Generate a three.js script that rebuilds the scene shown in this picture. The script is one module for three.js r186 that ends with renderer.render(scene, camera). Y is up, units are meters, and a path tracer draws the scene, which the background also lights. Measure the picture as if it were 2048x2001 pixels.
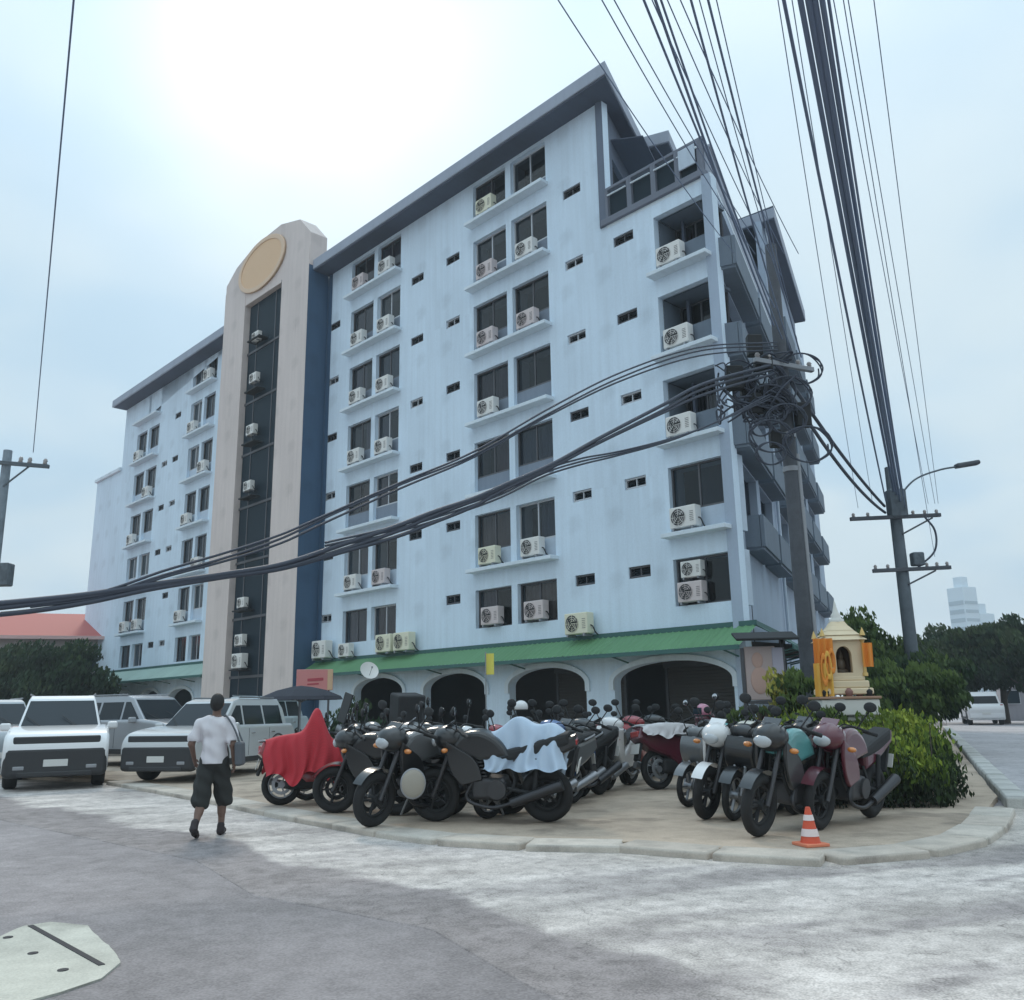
import * as THREE from 'three';
import { mergeGeometries } from 'three/addons/utils/BufferGeometryUtils.js';
import { RoundedBoxGeometry } from 'three/addons/geometries/RoundedBoxGeometry.js';
import { MarchingCubes } from 'three/addons/objects/MarchingCubes.js';

// ---------------------------------------------------------------- camera, sky, sun, exposure
const scene = new THREE.Scene();
const EYE = 1.4, PITCH = 13.163 * Math.PI / 180, ROLL = -0.944 * Math.PI / 180;
const camera = new THREE.PerspectiveCamera(58.94, 1024 / 1000, 0.1, 4000);
camera.position.set(0, EYE, 0);
camera.rotation.order = 'YXZ';
camera.rotation.set(PITCH, 0, ROLL);
const renderer = new THREE.WebGLRenderer({ antialias: true });
renderer.setSize(1024, 1000);
renderer.toneMapping = THREE.LinearToneMapping;
renderer.toneMappingExposure = 1.52;
renderer.shadowMap.enabled = true;

// seeded randoms and noise
let seed = 7;
function rnd() { seed = (seed * 1664525 + 1013904223) >>> 0; return seed / 4294967296; }
const rr = (a, b) => a + (b - a) * rnd();
const pick = (a) => a[Math.floor(rnd() * a.length)];
function hash(x, y, z = 0) { let h = (Math.imul(x | 0, 374761393) ^ Math.imul(y | 0, 668265263) ^ Math.imul(z | 0, 2147483647 ^ 974711)) >>> 0; h = Math.imul(h ^ (h >>> 13), 1274126177) >>> 0; return ((h ^ (h >>> 16)) >>> 0) / 4294967296; }
function vnoise(x, y, per = 0, s = 0) {
  let xi = Math.floor(x), yi = Math.floor(y); const fx = x - xi, fy = y - yi;
  const w = (a) => per ? ((a % per) + per) % per : a, u = fx * fx * (3 - 2 * fx), v = fy * fy * (3 - 2 * fy);
  const a = hash(w(xi), w(yi), s), b = hash(w(xi + 1), w(yi), s), c = hash(w(xi), w(yi + 1), s), d = hash(w(xi + 1), w(yi + 1), s);
  return a + (b - a) * u + (c - a) * v + (a - b - c + d) * u * v;
}
function fbm(x, y, oct = 4, per = 0, s = 0) { let t = 0, a = 0.5, n = 0; for (let i = 0; i < oct; i++) { t += a * vnoise(x, y, per, s + i); n += a; a *= 0.5; x *= 2; y *= 2; per *= 2; } return t / n; }
const clamp = (v, a = 0, b = 1) => Math.min(b, Math.max(a, v));
const smooth = (a, b, v) => { const t = clamp((v - a) / (b - a)); return t * t * (3 - 2 * t); };
const V = (x, y, z) => new THREE.Vector3(x, y, z);

const SUN_AZ = -15 * Math.PI / 180, SUN_EL = 40 * Math.PI / 180;
const SUN = V(Math.sin(SUN_AZ) * Math.cos(SUN_EL), Math.sin(SUN_EL), -Math.cos(SUN_AZ) * Math.cos(SUN_EL));
{ // thin bright overcast: brighter round the veiled sun and towards the zenith, pale blue gaps
  const W = 1024, H = 512, data = new Float32Array(W * H * 4);
  for (let j = 0; j < H; j++) for (let i = 0; i < W; i++) {
    const el = ((j + 0.5) / H - 0.5) * Math.PI, az = ((i + 0.5) / W - 0.5) * 2 * Math.PI;   // u=0.5 is +x
    const d = V(Math.cos(el) * Math.cos(az), Math.sin(el), Math.cos(el) * Math.sin(az));
    const ang = Math.acos(clamp(d.dot(SUN), -1, 1)) * 180 / Math.PI;
    const e = Math.max(0, d.y), k = 1 / (e + 0.22);
    const c1 = fbm(d.x * k * 1.1 + 5.2, d.z * k * 1.1 + 9.1, 5, 0, 3), c2 = fbm(d.x * k * 3.1 + 1.7, d.z * k * 3.1 + 2.4, 4, 0, 11);
    const gap = smooth(0.43, 0.64, c1 * 0.75 + c2 * 0.25);
    const lift = 0.99 + 1.3 * Math.pow(e, 4.5);
    const col = [0.47, 0.565, 0.622].map((c, n) => (c * (1 - gap * [0.24, 0.14, 0.05][n]) + (c2 - 0.5) * 0.05) * lift);
    const glow = 0.85 * Math.exp(-ang / 5.2);
    const hz = 1 - smooth(0, 0.16, e);
    const o = (j * W + i) * 4;
    for (let n = 0; n < 3; n++) data[o + n] = d.y < -0.02 ? 0.25 : (col[n] * (1 - hz) + [0.53, 0.60, 0.645][n] * hz) + glow * [1, 0.985, 0.96][n];
    data[o + 3] = 1;
  }
  const tex = new THREE.DataTexture(data, W, H, THREE.RGBAFormat, THREE.FloatType);
  tex.mapping = THREE.EquirectangularReflectionMapping; tex.magFilter = tex.minFilter = THREE.LinearFilter; tex.needsUpdate = true;
  scene.background = tex; scene.environment = tex;
}
const sun = new THREE.DirectionalLight(0xfff2e0, 1.35);
sun.position.copy(SUN).multiplyScalar(120); sun.castShadow = true; sun.shadow.radius = 26;
Object.assign(sun.shadow.camera, { left: -70, right: 70, top: 70, bottom: -70, near: 1, far: 320 });
sun.shadow.mapSize.set(4096, 4096);
scene.add(sun); scene.add(sun.target);
scene.fog = new THREE.FogExp2(0xdde8ee, 0.0011);

// ---------------------------------------------------------------- measuring: photo pixel (2048 x 2001) to a point of the place
const FPX = 1770.5;
function rayOf(px, py) {
  const dx = px - 1024, dy = py - 1000.5, c = Math.cos(ROLL), s = Math.sin(ROLL);
  const u = c * dx + s * dy, yc = -(-s * dx + c * dy);
  return V(u, yc * Math.cos(PITCH) + FPX * Math.sin(PITCH), -(FPX * Math.cos(PITCH) - yc * Math.sin(PITCH)));
}
const at = (px, py, dist) => { const r = rayOf(px, py); return r.multiplyScalar(dist / -r.z).add(V(0, EYE, 0)); };   // point at a distance ahead
const onGround = (px, py, h = 0) => { const r = rayOf(px, py); return r.multiplyScalar((h - EYE) / r.y).add(V(0, EYE, 0)); };

// ---------------------------------------------------------------- helpers
const used = {};
function numbered(n) { const k = used[n] = (used[n] ?? -1) + 1; return k ? `${n}_${String(k).padStart(3, '0')}` : n; }
function tag(o, label, category, group, kind) { if (label) o.userData.label = label; if (category) o.userData.category = category; if (group) o.userData.group = group; if (kind) o.userData.kind = kind; return o; }
function thing(name, label, category, pos = [0, 0, 0], turn = 0, group) {
  const g = new THREE.Group(); g.name = numbered(name); g.position.set(...pos); g.rotation.y = turn; scene.add(g); return tag(g, label, category, group);
}
function prep(g) { const q = g.index ? g.toNonIndexed() : g; for (const k of Object.keys(q.attributes)) if (!['position', 'normal', 'uv', 'color'].includes(k)) q.deleteAttribute(k); if (!q.attributes.normal) q.computeVertexNormals(); return q; }
function join(list) {
  const l = list.flat(9).filter(Boolean).map(prep), col = l.some((g) => g.attributes.color);
  for (const g of l) { if (!g.attributes.uv) g.setAttribute('uv', new THREE.BufferAttribute(new Float32Array(g.attributes.position.count * 2), 2)); if (!col) g.deleteAttribute('color'); }
  return l.length === 1 ? l[0] : mergeGeometries(l);
}
function uvm(g, s = 1) { // uv in metres, by the face's main direction
  g = prep(g); const p = g.attributes.position, n = g.attributes.normal, uv = new Float32Array(p.count * 2);
  for (let i = 0; i < p.count; i++) {
    const ax = Math.abs(n.getX(i)), ay = Math.abs(n.getY(i)), az = Math.abs(n.getZ(i));
    const [a, b] = ay > ax && ay > az ? [p.getX(i), p.getZ(i)] : ax > az ? [p.getZ(i), p.getY(i)] : [p.getX(i), p.getY(i)];
    uv[i * 2] = a * s; uv[i * 2 + 1] = b * s;
  }
  g.setAttribute('uv', new THREE.BufferAttribute(uv, 2)); return g;
}
function mesh(name, geos, mat, parent) {
  const g = Array.isArray(geos) ? join(geos) : geos, m = new THREE.Mesh(g, mat); m.castShadow = m.receiveShadow = true;
  m.name = parent ? name : numbered(name); (parent ?? scene).add(m); return m;
}
const box = (w, h, d, x = 0, y = 0, z = 0, rx = 0, ry = 0, rz = 0) => { const g = new THREE.BoxGeometry(w, h, d); if (rx) g.rotateX(rx); if (rz) g.rotateZ(rz); if (ry) g.rotateY(ry); return g.translate(x, y, z); };
const rbox = (w, h, d, r, x = 0, y = 0, z = 0, rx = 0, ry = 0, rz = 0) => { const g = new RoundedBoxGeometry(w, h, d, 2, r); if (rx) g.rotateX(rx); if (rz) g.rotateZ(rz); if (ry) g.rotateY(ry); return g.translate(x, y, z); };
const cyl = (r0, r1, h, x = 0, y = 0, z = 0, seg = 12) => new THREE.CylinderGeometry(r1, r0, h, seg).translate(x, y, z);
function rod(a, b, r0, r1 = r0, seg = 8) { const A = V(...a), B = V(...b), d = B.clone().sub(A), g = new THREE.CylinderGeometry(r1, r0, d.length(), seg); g.applyQuaternion(new THREE.Quaternion().setFromUnitVectors(V(0, 1, 0), d.normalize())); return g.translate((a[0] + b[0]) / 2, (a[1] + b[1]) / 2, (a[2] + b[2]) / 2); }
const tube = (pts, r, n = 24, seg = 6) => new THREE.TubeGeometry(new THREE.CatmullRomCurve3(pts.map((p) => Array.isArray(p) ? V(...p) : p)), n, r, seg, false);
const lathe = (pts, seg = 24) => new THREE.LatheGeometry(pts.map((p) => new THREE.Vector2(p[0], p[1])), seg);
function shapeOf(pts) { const s = new THREE.Shape(); pts.forEach((p, i) => i ? s.lineTo(p[0], p[1]) : s.moveTo(p[0], p[1])); s.closePath(); return s; }
const extr = (shape, depth, bevel = 0, segs = 2) => new THREE.ExtrudeGeometry(shape, { depth, bevelEnabled: bevel > 0, bevelSize: bevel, bevelThickness: bevel, bevelSegments: segs, curveSegments: 14 });
const ell = (rx, ry, rz, x, y, z, seg = 14) => new THREE.SphereGeometry(1, seg, Math.round(seg * 0.7)).scale(rx, ry, rz).translate(x, y, z);
const lin = (r, g, b) => new THREE.Color().setRGB(r, g, b);

// textures: computed grain; f(u, v, x, y) gives a multiplier (or three) for the base colour
function grain(n, f, rep, srgb = true) {
  const d = new Uint8Array(n * n * 4);
  for (let y = 0; y < n; y++) for (let x = 0; x < n; x++) {
    const v = f(x / n, y / n), a = Array.isArray(v) ? v : [v, v, v];
    for (let k = 0; k < 3; k++) { const c = clamp(a[k]); d[(y * n + x) * 4 + k] = 255 * (srgb ? (c <= 0.0031308 ? c * 12.92 : 1.055 * Math.pow(c, 1 / 2.4) - 0.055) : c); }
    d[(y * n + x) * 4 + 3] = 255;
  }
  const t = new THREE.DataTexture(d, n, n, THREE.RGBAFormat); t.wrapS = t.wrapT = THREE.RepeatWrapping; t.magFilter = THREE.LinearFilter; t.minFilter = THREE.LinearMipmapLinearFilter; t.generateMipmaps = true;
  t.repeat.set(rep, rep); if (srgb) t.colorSpace = THREE.SRGBColorSpace; t.needsUpdate = true; return t;
}
const std = (r, g, b, rough = 0.8, o = {}) => new THREE.MeshStandardMaterial({ color: lin(r, g, b), roughness: rough, ...o });
const phy = (r, g, b, rough, o = {}) => new THREE.MeshPhysicalMaterial({ color: lin(r, g, b), roughness: rough, ...o });

const T = {
  plaster: grain(512, (u, v) => 0.90 + 0.24 * (fbm(u * 4, v * 2, 4, 2, 2) - 0.35) + 0.11 * smooth(0.55, 0.85, fbm(u * 10, v * 8, 4, 2, 12)) * -1 + 0.12 * (fbm(u * 64, v * 3, 3, 64, 5) - 0.5) + 0.05 * (vnoise(u * 256, v * 256, 256, 9) - 0.5), 0.12),
  asphalt: grain(1024, (u, v) => { const s = vnoise(u * 512, v * 512, 512, 1), m = fbm(u * 40, v * 40, 4, 40, 2), l = fbm(u * 5, v * 5, 4, 5, 4); const k = 0.74 + 0.34 * (s - 0.5) + 0.34 * (m - 0.5) + 0.3 * (l - 0.5); return [k, k * 0.985, k * 1.0]; }, 0.2),
  concrete: grain(1024, (u, v) => { const s = vnoise(u * 512, v * 512, 512, 21), m = fbm(u * 24, v * 24, 5, 24, 22), l = fbm(u * 4, v * 4, 4, 4, 24); const st = smooth(0.58, 0.75, fbm(u * 9, v * 9, 4, 9, 29)); const k = 0.82 + 0.16 * (s - 0.5) + 0.34 * (m - 0.5) + 0.28 * (l - 0.5) - 0.22 * st; return [k, k * 0.99, k * 0.97]; }, 0.22),
  mixed: grain(1024, (u, v) => { const s = vnoise(u * 512, v * 512, 512, 91), m = fbm(u * 40, v * 40, 5, 40, 92); const cr = Math.abs(fbm(u * 7, v * 7, 4, 7, 97) - 0.5), k = 0.77 + 0.46 * (s - 0.5) + 0.55 * (m - 0.5) - 0.22 * (1 - smooth(0.0, 0.006, cr)); return [k, k * 0.99, k * 0.985]; }, 0.25),
  bump: grain(512, (u, v) => 0.5 * vnoise(u * 256, v * 256, 256, 41) + 0.5 * fbm(u * 30, v * 30, 4, 30, 44), 0.5, false),
  cloth: grain(256, (u, v) => 0.9 + 0.1 * Math.sin(u * 256 * 0.8) * Math.sin(v * 256 * 0.8) - 0.1 * fbm(u * 8, v * 8, 4, 8, 51), 2),
};
const M = {
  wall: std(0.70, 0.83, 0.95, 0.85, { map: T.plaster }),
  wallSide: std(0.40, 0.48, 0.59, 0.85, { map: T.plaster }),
  trim: std(0.74, 0.83, 0.90, 0.8, { map: T.plaster }),
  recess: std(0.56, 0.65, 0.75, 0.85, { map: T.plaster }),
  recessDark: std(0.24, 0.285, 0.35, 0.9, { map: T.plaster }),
  beige: std(0.71, 0.62, 0.585, 0.85, { map: T.plaster }),
  blue: std(0.05, 0.105, 0.185, 0.6, { map: T.plaster }),
  eave: std(0.36, 0.40, 0.48, 0.7, { map: T.plaster }),
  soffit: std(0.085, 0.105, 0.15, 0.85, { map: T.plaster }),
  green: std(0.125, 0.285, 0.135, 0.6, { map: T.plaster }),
  greenDark: std(0.04, 0.12, 0.11, 0.6),
  greenPale: std(0.36, 0.50, 0.44, 0.7, { map: T.plaster }),
  frame: std(0.10, 0.10, 0.11, 0.5, { metalness: 0.3 }),
  frameLight: std(0.5, 0.52, 0.55, 0.5, { metalness: 0.2 }),
  pane: phy(0.34, 0.38, 0.42, 0.05, { transmission: 1, thickness: 0, ior: 1.45 }),
  darkGlass: phy(0.018, 0.03, 0.042, 0.55, { specularIntensity: 0.2 }),
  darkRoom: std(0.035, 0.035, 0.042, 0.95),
  gold: std(0.74, 0.50, 0.31, 0.7),
  goldRim: std(0.72, 0.53, 0.38, 0.7),
  acWhite: std(0.74, 0.73, 0.70, 0.45), acPink: std(0.62, 0.54, 0.53, 0.5), acCream: std(0.74, 0.72, 0.56, 0.5), acGrille: std(0.09, 0.085, 0.09, 0.6), steel: std(0.30, 0.31, 0.33, 0.5, { metalness: 0.6 }),
  asphalt: std(0.325, 0.304, 0.303, 0.93, { map: T.asphalt, bumpMap: T.bump, bumpScale: 0.006, vertexColors: true }),
  concrete: std(0.56, 0.56, 0.54, 0.9, { map: T.concrete, bumpMap: T.bump, bumpScale: 0.006 }),
  apron: std(0.54, 0.44, 0.35, 0.92, { map: T.concrete, bumpMap: T.bump, bumpScale: 0.006 }),
  kerb: std(0.60, 0.54, 0.475, 0.9, { map: T.concrete }),
  slab: std(0.58, 0.58, 0.52, 0.9, { map: T.concrete, bumpMap: T.bump, bumpScale: 0.005 }),
  hole: std(0.03, 0.03, 0.035, 0.9),
  pole: std(0.105, 0.115, 0.135, 0.85, { map: T.concrete }),
  poleGrey: std(0.14, 0.17, 0.20, 0.85, { map: T.concrete }),
  cable: std(0.055, 0.065, 0.09, 0.7), cableBlue: std(0.17, 0.215, 0.31, 0.9), balcony: std(0.16, 0.20, 0.25, 0.85, { map: T.plaster }),
  ceramic: std(0.33, 0.30, 0.29, 0.3),
  rubber: std(0.014, 0.014, 0.015, 0.8), black: phy(0.013, 0.014, 0.016, 0.3, { clearcoat: 0.6, clearcoatRoughness: 0.15 }), matt: std(0.02, 0.021, 0.023, 0.75), chrome: std(0.62, 0.63, 0.65, 0.18, { metalness: 0.95 }), alloy: std(0.32, 0.33, 0.35, 0.4, { metalness: 0.7 }),
  lens: phy(0.42, 0.44, 0.46, 0.12, { clearcoat: 1 }), redLens: phy(0.35, 0.02, 0.02, 0.15, { clearcoat: 1 }), amber: phy(0.6, 0.2, 0.03, 0.2, { clearcoat: 1 }),
  plate: std(0.62, 0.62, 0.6, 0.5), mirror: std(0.5, 0.53, 0.56, 0.08, { metalness: 1 }),
};

// ---------------------------------------------------------------- ground
{
  const n = 230, half = 400, g = new THREE.PlaneGeometry(2, 2, n, n).rotateX(-Math.PI / 2), p = g.attributes.position, col = new Float32Array(p.count * 3), uv = g.attributes.uv;
  const warp = (t) => half * Math.sign(t) * Math.pow(Math.abs(t), 3.2);
  for (let i = 0; i < p.count; i++) {
    const x = warp(p.getX(i)), z = warp(p.getZ(i)) - 10; p.setXYZ(i, x, 0, z); uv.setXY(i, x, z);
    const a = fbm(x * 0.16 + 31, z * 0.16 + 17, 4), b = fbm(x * 0.7 + 3, z * 0.7, 3), k = 0.80 + 0.30 * (a - 0.5) + 0.16 * b + 0.10 * smooth(-3, -9, z);
    col.set([k, k, k * 1.01], i * 3);
  }
  g.setAttribute('color', new THREE.BufferAttribute(col, 3));
  const o = mesh('ground', g, M.asphalt); tag(o, 'worn grey asphalt of the road junction and land around it', 'ground', null, 'structure');
}
// a flat patch with an uneven outline, through ground points
function outline(pts, jag, step = 0.25, close = true) {
  const out = [];
  for (let i = 0; i < pts.length - (close ? 0 : 1); i++) {
    const [ax, az] = pts[i], [bx, bz] = pts[(i + 1) % pts.length], L = Math.hypot(bx - ax, bz - az), n = Math.max(1, Math.min(120, Math.round(L / step)));
    for (let k = 0; k < n; k++) { const t = k / n, x = ax + (bx - ax) * t, z = az + (bz - az) * t, j = jag * 2 * (fbm(x * 1.3 + 9, z * 1.3 + 4, 4) - 0.5) * Math.min(1, L); out.push([x - (bz - az) / L * j, z + (bx - ax) / L * j]); }
  }
  return out;
}
function patch(name, pts, y, mat, jag = 0.3, thick = 0) {
  const s = shapeOf(outline(pts, jag).map(([x, z]) => [x, -z]));
  const g = thick ? extr(s, thick, 0).rotateX(-Math.PI / 2).translate(0, y - thick, 0) : new THREE.ShapeGeometry(s).rotateX(-Math.PI / 2).translate(0, y, 0);
  return mesh(name, uvm(g), mat);
}
const gp = (list) => list.map(([x, y]) => { const p = onGround(x, y); return [p.x, p.z]; });
const FRONT = gp([[240, 1568], [430, 1602], [630, 1642], [893, 1683], [1080, 1694], [1260, 1699], [1440, 1712], [1607, 1720], [1790, 1709], [1890, 1692], [1955, 1662], [1982, 1625]]);   // front edge of the parking apron
const LOW = gp([[-60, 1590], [120, 1625], [240, 1645], [473, 1684], [588, 1736], [740, 1758], [893, 1782], [1050, 1855], [1313, 1950], [1590, 2020], [1750, 2090]]);        // lower edge of the pale concrete
{ // pale worn concrete between the asphalt and the apron: one sheet whose worn lower edge, old asphalt streaks and stains are mixed into its colour
  const along = (P, x) => { for (let i = 0; i < P.length - 1; i++) if (x <= P[i + 1][0] || i === P.length - 2) { const t = (x - P[i][0]) / (P[i + 1][0] - P[i][0]); return P[i][1] + (P[i + 1][1] - P[i][1]) * t; } };
  const lowP = [[-30, -19], ...LOW, [12, -1.6]], frontP = [[-30, -28], ...FRONT.filter(([x]) => x > -9 && x < 5.4), [6.4, -12.2], [12, -13.4]];
  const NU = 430, NV = 130, pos = [], col = [], uv = [], idx = [], asp = [0.296, 0.270, 0.270], con = [0.62, 0.578, 0.548], warm = [0.62, 0.56, 0.49];
  for (let i = 0; i <= NU; i++) for (let j = 0; j <= NV; j++) {
    const x = -24 + 35.5 * i / NU, z0 = along(lowP, x), z1 = along(frontP, x) - 0.3, a = z0 + 1.3, z = a + (z1 - a) * j / NV, d = (z0 - z) * 0.82, w = z0 - z1, f = clamp((z0 - z) / w);
    const ax = x * 0.92 - z * 0.38, ay = (x * 0.38 + z * 0.92);
    const edge = smooth(-0.10, 0.22, d - 1.15 * (fbm(x * 1.3 + 3, z * 1.3, 6, 0, 61) - 0.5));
    const bare = smooth(0.50, 0.66, fbm(ax * 0.42 + 11, ay * 1.9 + 5, 6, 0, 71)) * (0.35 + 0.5 * smooth(-1, 3.5, x)) * smooth(1, 0.75, f);
    const k = clamp(edge * (1 - bare)), st = 1 + (0.15 + k * 0.30) * 2 * (fbm(ax * 0.8 + 40, ay * 2.6 + 3, 6, 0, 81) - 0.5) + 0.22 * (fbm(x * 6, z * 6, 3, 0, 83) - 0.5), wm = smooth(0.72, 1, f) * 0.8;
    for (let c = 0; c < 3; c++) col.push((asp[c] * (1 - k) + (con[c] * (1 - wm) + warm[c] * wm) * k) * st); pos.push(x, j === 0 ? -0.03 : 0.004, z); uv.push(x, z);
  }
  for (let i = 0; i < NU; i++) for (let j = 0; j < NV; j++) { const a = i * (NV + 1) + j, b = a + NV + 1; idx.push(a, b, b + 1, a, b + 1, a + 1); }
  const g = new THREE.BufferGeometry(); g.setAttribute('position', new THREE.Float32BufferAttribute(pos, 3)); g.setAttribute('color', new THREE.Float32BufferAttribute(col, 3)); g.setAttribute('uv', new THREE.Float32BufferAttribute(uv, 2)); g.setIndex(idx); g.computeVertexNormals();
  tag(mesh('concrete_strip', g, std(1, 1, 1, 0.92, { map: T.mixed, bumpMap: T.bump, bumpScale: 0.006, vertexColors: true })), 'pale worn concrete strip between asphalt and parking apron', 'pavement', null, 'structure');
}
tag(patch('parking_apron', [...FRONT, [6.75, -13.1], [21.3, -45.8], [6, -30], [-28, -62], [-44, -62], [-30, -36], [-16, -23.5]], 0.07, M.apron, 0.03, 0.2), 'tan paved parking apron in front of the apartment block', 'pavement', null, 'structure');
{ // kerb of single cast stones along the apron's front edge
  const o = new THREE.Group(); o.name = numbered('kerb'); scene.add(o); tag(o, 'pinkish concrete kerb along the front of the parking apron', 'kerb', null, 'structure');
  const C = new THREE.CatmullRomCurve3(FRONT.map(([x, z]) => V(x, 0, z))), L = C.getLength(), n = Math.round(L / 0.95);
  const geos = [0, 1, 2].map((k) => uvm(rbox(0.945, 0.10, 0.46, 0.03).translate(k * 3, 0.026, k)).translate(-k * 3, 0, -k));
  const mats = [M.kerb, std(0.62, 0.57, 0.51, 0.9, { map: T.concrete }), std(0.56, 0.50, 0.44, 0.9, { map: T.concrete })];
  for (let i = 0; i < n; i++) { const p = C.getPointAt((i + 0.5) / n), t = C.getTangentAt((i + 0.5) / n), m = mesh('kerb_stone', geos[i % 3], mats[(i * 7 + (i >> 2)) % 3], o); m.position.set(p.x, rr(-0.004, 0.004), p.z + 0.1); m.rotation.y = Math.atan2(-t.z, t.x) + rr(-0.02, 0.02); }
}
{ // side street running away beside the building
  const a = [6.45, -12.2], d = [Math.sin(24 * Math.PI / 180), -Math.cos(24 * Math.PI / 180)], nrm = [-d[1], d[0]], P = (t, w) => [a[0] + d[0] * t + nrm[0] * w, a[1] + d[1] * t + nrm[1] * w];
  const m = std(0.50, 0.485, 0.49, 0.93, { map: T.asphalt, bumpMap: T.bump, bumpScale: 0.005 });
  tag(patch('side_street', [P(0.5, 0.3), P(120, 0.3), P(120, 8.5), P(0.5, 8.5)], 0.016, m, 0.12), 'pale grey side street running away past the hedge', 'road', null, 'structure');
  const o = new THREE.Group(); o.name = numbered('kerb'); scene.add(o); tag(o, 'pale kerb between the hedge and the side street', 'kerb', null, 'structure');
  const gk = uvm(rbox(0.97, 0.2, 0.3, 0.04).translate(0, 0.05, 0));
  for (let i = 0; i < 36; i++) { const p = P(i + 0.5, 0.1), k = mesh('kerb_stone', gk, M.concrete, o); k.position.set(p[0], rr(-0.01, 0.01), p[1]); k.rotation.y = Math.atan2(-d[1], d[0]); }
}
{ // concrete cover in the near corner
  const o = thing('utility_cover', 'pale concrete slab with dark slot and lifting holes in the asphalt', 'utility cover');
  const P = gp([[-40, 1900], [48, 1856], [100, 1848], [170, 1856], [215, 1900], [238, 1930], [200, 1962], [120, 1990], [30, 2015], [-60, 2040]]);
  const s = shapeOf(outline(P, 0.09, 0.06).map(([x, z]) => [x, -z]));
  mesh('slab', uvm(extr(s, 0.05).rotateX(-Math.PI / 2).translate(0, -0.038, 0)), M.slab, o);
  const a = onGround(60, 1856), b = onGround(203, 1936), mid = a.clone().add(b).multiplyScalar(0.5), L = a.distanceTo(b);
  mesh('slot', box(L, 0.01, 0.035, mid.x, 0.011, mid.z, 0, Math.atan2(-(b.z - a.z), b.x - a.x)), M.hole, o);
  for (const [x, y] of [[15, 1880], [65, 1912], [125, 1946]]) { const p = onGround(x, y); mesh('lifting_hole', cyl(0.03, 0.03, 0.01, p.x, 0.011, p.z, 14), M.hole, o); }
}

// ---------------------------------------------------------------- the apartment building (own frame: +x along the front towards its near corner, +z out of the front)
const BT = -46.083 * Math.PI / 180;
const bld = thing('apartment_building', 'seven storey pale blue apartment block with beige lift tower and green awning', 'building', [6.16, -0.1, -24.36], BT);
bld.updateMatrixWorld();
const toWorld = (x, y, z) => bld.localToWorld(V(x, y, z));
const SIDE = 112.1 * Math.PI / 180, SD = [-0.376, -0.927], SN = [0.927, -0.376];     // the side wall runs back from the near corner at this angle
const FL = 2.8, TOP0 = 5.65;
const rect = (x0, y0, x1, y1) => shapeOf([[x0, y0], [x1, y0], [x1, y1], [x0, y1]]);
function arch(x0, x1, y0, ys, yt) { const s = new THREE.Shape(); s.moveTo(x0, y0); s.lineTo(x1, y0); s.lineTo(x1, ys); s.absellipse((x0 + x1) / 2, ys, (x1 - x0) / 2, yt - ys, 0, Math.PI, false); s.lineTo(x0, y0); return s; }
const holeRow = (k) => k === 0 ? [TOP0 - 1.38, TOP0] : k === 6 ? [20.4, 22.15] : [TOP0 + FL * k - 2.05, TOP0 + FL * k];
const BAYS = [   // s along the front from the near corner; which floors
  { id: 'corner', halves: [[0.1, 2.07]], ks: [0, 1, 2, 3, 4] },
  { id: 'middle', halves: [[6.8, 8.68], [8.98, 10.88]], ks: [0, 1, 2, 3, 4, 5, 6] },
  { id: 'inner', halves: [[15.72, 17.45], [17.75, 19.57]], ks: [0, 1, 2, 3, 4, 5, 6] },
  { id: 'wing', halves: [[33.5, 34.95], [35.25, 36.75]], ks: [0, 1, 2, 3, 4, 5, 6] },
  { id: 'end', halves: [[41.4, 43.05], [43.35, 45.0]], ks: [0, 1, 2, 3, 4, 5, 6] },
];
const ARCHES = [[0.3, 4.5], [5.65, 9.16], [10.36, 13.83], [15.15, 18.5]], WARCH = [[33.9, 37.0], [38.2, 41.1], [42.3, 45.2]];
const VENTS = [[3.33, [0, 1, 2, 3, 4]], [5.55, [0, 1, 2, 3, 4, 5]], [12.15, [0, 1, 2, 3, 4, 5]], [14.5, [1, 2, 3, 4, 5]], [20.9, [0, 1, 2, 3, 4, 5]], [38.6, [0, 1, 2, 3, 4, 5]], [40.2, [0, 2, 3, 4]]];
const ventTop = (k) => TOP0 + FL * k - 0.02;
{ // front walls with real openings
  const main = shapeOf([[-21.6, 0], [0.15, 0], [0.15, 17.42], [-4.0, 17.42], [-4.0, 22.3], [-21.6, 22.3]]);
  const wing = shapeOf([[-52, 0], [-30.5, 0], [-30.5, 22.1], [-47.4, 22.1], [-47.4, 17.7], [-52, 17.7]]);
  for (const b of BAYS) for (const k of b.ks) for (let [s0, s1] of b.halves) { if (b.id === 'corner' && k > 1) s0 = 0.0; const [y0, y1] = holeRow(k); (s0 > 30 ? wing : main).holes.push(rect(-s1, y0, -s0, y1)); }
  for (const [s, ks] of VENTS) for (const k of ks) (s > 30 ? wing : main).holes.push(rect(-s - 0.42, ventTop(k) - 0.36, -s + 0.42, ventTop(k)));
  for (const [a, b] of ARCHES) main.holes.push(arch(-b, -a, 0.02, 2.18, 2.74));
  for (const [a, b] of WARCH) wing.holes.push(arch(-b, -a, 0.02, 2.2, 2.78));
  mesh('front_wall', uvm(extr(main, 0.3).translate(0, 0, -0.3)), M.wall, bld);
  mesh('wing_wall', uvm(extr(wing, 0.3).translate(0, 0, -0.3)), M.wall, bld);
}
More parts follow.
